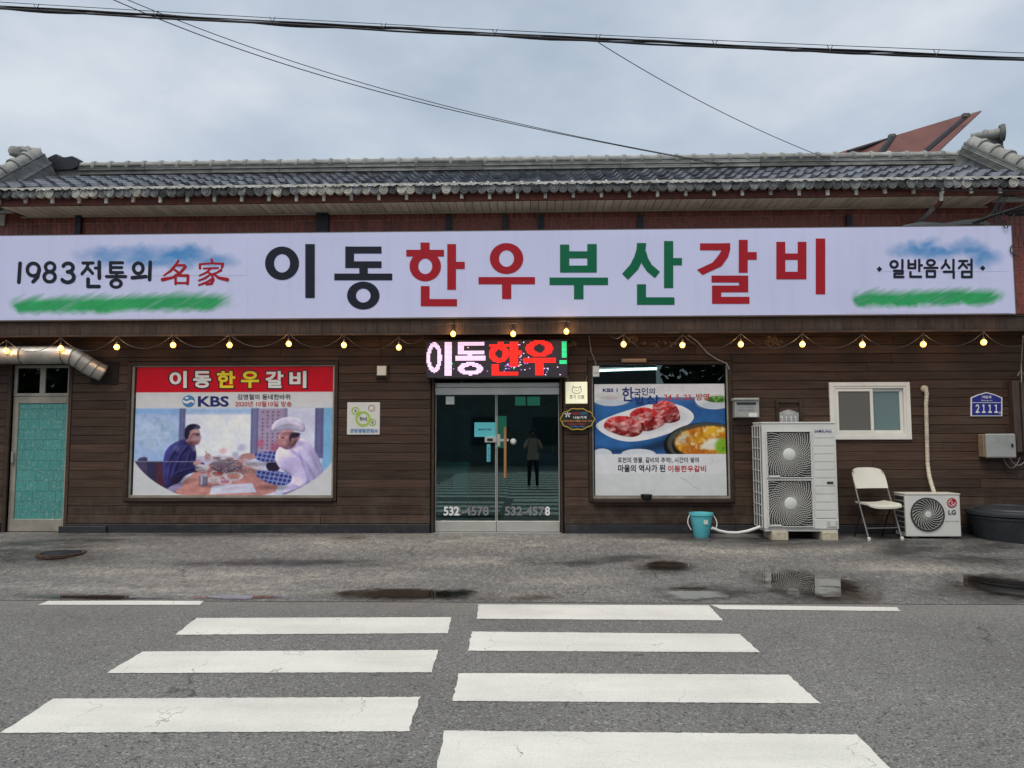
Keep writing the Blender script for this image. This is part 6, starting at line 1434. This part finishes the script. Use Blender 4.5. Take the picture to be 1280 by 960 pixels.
MB().tube([P(1148, 197, yR + .84), P(1210, 144.5, yR + 1.75)], .05, 6).obj('rail', 'darkmetal', pn); MB().tube([P(1060, 190, yR + .9), P(1120, 171, yR + 1.4), P(1206, 146, yR + 2.2)], .03, 6).obj('rail', 'darkmetal', pn); MB().tube([P(1098, 195, yR + .9), P(1117, 170, yR + 1.35)], .05, 6).obj('rail', 'darkmetal', pn)
for x, y in ((1114, 170.5), (1206, 144.5)): c = P(x, y, yR + 1.3); MB().box(c.x - .04, c.x + .04, c.y - .04, c.y + .04, c.z - .03, c.z + .03).obj('clamp', 'galv_dark', pn)
MB().box(A_.x - .3, B_.x + .3, yR + .7, yR + 2.0, zr0 - 2.2, zr0 - .15).obj('support', 'beige', pn)
# overhead cables
YC = 8.0
def spanpx(pts, n=120):
    xs_, ys_ = zip(*pts); X_ = np.linspace(xs_[0], xs_[-1], n); c_ = np.polyfit(xs_, ys_, 3 if len(pts) > 3 else 2 if len(pts) > 2 else 1); return X_, np.polyval(c_, X_)
bn = thing('cable_bundle', 'thick bundle of black overhead cables with ties crossing the sky', 'cables', P(640, 45, YC))
base = [(-900, -40), (0, 9), (200, 19), (400, 30), (640, 47), (900, 58), (1100, 64.5), (1280, 72.5), (2100, 95)]
X_, Y_ = spanpx(base)
for k in range(7):
    ph = random.uniform(0, 6); am = random.uniform(.6, 3.0); of = random.uniform(-1.6, 2.4)
    MB().tube([P(x, y + of + am * math.sin(x / 52 + ph) * (abs(math.sin(x / 146 * math.pi)) ** .6), YC + .01 * k) for x, y in zip(X_, Y_)], random.uniform(.007, .011), 6).obj('strand', 'wire', bn, True)
MB().tube([P(x, y - 6.3 + .9 * math.sin(x / 300), YC) for x, y in zip(X_, Y_)], .004, 5).obj('messenger_wire', 'wire', bn, True)
for x in (45, 194, 340, 479, 618, 747, 893, 1037, 1170):
    y = float(np.interp(x, X_, Y_)); MB().tube([P(x - 3, y - 6.5, YC), P(x, y - 1, YC - .015), P(x, y + 3, YC - .015), P(x + 1, y - 1, YC), P(x + 4, y - 6.5, YC)], .004, 5).obj('tie', 'wire', bn)
def wire(pts, r, label, ya, yb2):
    X_, Y_ = spanpx(pts, 50); n = len(X_)
    return tag(MB().tube([P(x, y, ya + (yb2 - ya) * i / (n - 1)) for i, (x, y) in enumerate(zip(X_, Y_))], r, 5).obj('service_wire', 'wire', None, True), label, 'wire')
wire([(95, -22), (200, 25), (420, 99), (640, 155), (905, 207)], .006, 'lower of two thin black wires sloping down to the roof ridge', 7.6, yR + .02)
wire([(110, -22), (240, 33), (420, 93), (640, 153), (905, 205)], .005, 'upper of two thin black wires sloping down to the roof ridge', 7.6, yR + .02)
wire([(748, 53), (850, 113), (950, 163), (1048, 203.5)], .005, 'single thin black wire dropping from the cable bundle to the roof', YC, yR + .02)

# ------------------------------------------------------------------ across the road (seen only as reflections in the glass)
MT['leafy'] = mat('hedge_leaf', (.035, .065, .022), .7, var=.5, vscale=3, objrand=.2)
MT['house'] = mat('house_render', (.16, .165, .16), .85, var=.2, vscale=1.5)
hs = thing('facing_house', 'plain grey house across the road seen in the door glass', 'house', (0, -20, 0))
MB().box(-9, 7, -26, -20, -.03, 7.4).obj('wall', 'house', hs); MB().add([(-9.5, -26.5, 7.4), (7.5, -26.5, 7.4), (7.5, -19.5, 7.4), (-9.5, -19.5, 7.4), (-9, -23, 8.8), (7, -23, 8.8)], [(0, 1, 5, 4), (2, 3, 4, 5), (1, 2, 5), (3, 0, 4), (0, 3, 2, 1)]).obj('roof', 'tile', hs)
for x in (-7, -3.5, 0, 3.5): MB().box(x, x + 1.6, -20, -19.97, 1.0, 2.6).obj('window', 'interior', hs)
lv = MB()
for _ in range(14000):
    s_ = -1 if random.random() < .5 else 1
    x = random.uniform(-40, -9.5) if s_ < 0 else random.uniform(7.5, 40); h = 6.4 + 2.2 * mnoise.noise(Vector((x * .4, 0, 0))); z = random.uniform(0, 1) ** .8 * h; y = -20 + random.uniform(-1.3, 1.3)
    q = .34; a, b = Vector((random.uniform(-1, 1), random.uniform(-1, 1), random.uniform(-1, 1))).normalized() * q, Vector((random.uniform(-1, 1), random.uniform(-1, 1), random.uniform(-1, 1))).normalized() * q; c = Vector((x, y, z)); lv.add([c - a, c - b, c + a, c + b], [(0, 1, 2, 3)])
hg = kind(lv.obj('hedge', 'leafy'), 'stuff'); tag(hg, 'dense dark green hedge along the far side of the road', 'hedge')

# ------------------------------------------------------------------ the photographer, mirrored in the glass
def person(o):
    t = thing('person', 'person in a pinkish brown top and black trousers, mirrored in the glass door', 'person', o)
    V = []; E_ = []; Rr = []
    def v(x, y, z, r, par=None):
        V.append((x, y, z)); Rr.append(r)
        if par is not None: E_.append((par, len(V) - 1))
        return len(V) - 1
    pel = v(0, 0, .92, (.165, .115)); wa = v(0, 0, 1.08, (.145, .105), pel); chs = v(0, .0, 1.27, (.165, .115), wa); sh = v(0, -.01, 1.40, (.10, .085), chs); nk = v(0, .0, 1.47, (.055, .055), sh); hd0 = v(0, .015, 1.53, (.07, .08), nk); hd = v(0, .02, 1.60, (.078, .095), hd0); v(0, .015, 1.67, (.06, .07), hd)
    for s_ in (-1, 1):
        hip_ = v(s_ * .10, 0, .86, (.092, .095), pel); kn = v(s_ * .11, .01, .48, (.06, .062), hip_); an = v(s_ * .12, -.02, .09, (.042, .045), kn); v(s_ * .125, .11, .035, (.045, .035), an)
        s0 = v(s_ * .175, 0, 1.37, (.060, .060), sh); el = v(s_ * .25, .14, 1.17, (.045, .045), s0); wr = v(s_ * .10, .255, 1.42, (.028, .03), el); ha = v(s_ * .085, .275, 1.49, (.030, .018), wr)
        for k in range(4): f1 = v(s_ * (.075 - .004 * k), .285 + .004 * k, 1.505 + .012 * k, (.010, .010), ha); f2 = v(s_ * (.045 - .004 * k), .297, 1.512 + .014 * k, (.009, .009), f1)
        v(s_ * .06, .27, 1.468, (.010, .010), ha)
    me = bpy.data.meshes.new('body'); me.from_pydata(V, E_, []); o_ = bpy.data.objects.new('body', me); COL.objects.link(o_); o_.parent = t
    sk = o_.modifiers.new('skin', 'SKIN'); sk.use_smooth_shade = True
    if not me.skin_vertices: 
        bm = bmesh.new(); bm.from_mesh(me); bm.verts.layers.skin.verify(); bm.to_mesh(me); bm.free()
    for i, r in enumerate(Rr): me.skin_vertices[0].data[i].radius = r
    me.skin_vertices[0].data[0].use_root = True
    sb_ = o_.modifiers.new('sub', 'SUBSURF'); sb_.levels = sb_.render_levels = 2
    t_ = NT('person_cloth'); z = t_.n('SeparateXYZ', Vector=t_.n('TexCoord').outputs['Object']).outputs['Z']
    y = t_.n('SeparateXYZ', Vector=t_.n('TexCoord').outputs['Object']).outputs['Y']
    c = t_.mix(t_.remap(z, .83, .84, 0, 1), (.014, .014, .017), (.62, .40, .33)); c = t_.mix(t_.remap(z, .085, .095, 1, 0), c, (.55, .55, .55)); c = t_.mix(t_.remap(z, 1.445, 1.455, 0, 1), c, (.45, .28, .21)); c = t_.mix(t_.math('MULTIPLY', t_.remap(y, .20, .21, 0, 1), t_.remap(z, 1.3, 1.31, 0, 1)), c, (.45, .28, .21))
    t_.bsdf(Base_Color=c, Roughness=.8); me.materials.append(t_.m)
    O = Vector(o)
    hr_ = MB().lathe([(.03, .115), (.07, .10), (.098, .05), (.102, .0), (.098, -.06), (.085, -.11)], O + Vector((0, -.012, 1.63)), n=20).obj('hair', 'black', t, True)
    for s_ in (-1, 1): MB().lathe([(.001, -.006), (.010, -.003), (.010, .003), (.001, .006)], O + Vector((s_ * .033, .105, 1.60)), (0, 1, 0), 10).obj('eye', 'black', t)
    return t
ps = person((.02, -.34, .0))
ph = thing('phone', 'black phone held up by the mirrored photographer', 'phone', (.02, -.045, 1.50)); MB().box(-.055, .095, -.050, -.041, 1.485, 1.56).obj('case', 'black', ph, bev=.003); MB().lathe([(.008, 0), (.008, .003)], (.0, -.041, 1.54), (0, 1, 0), 12).obj('lens', 'darkmetal', ph)
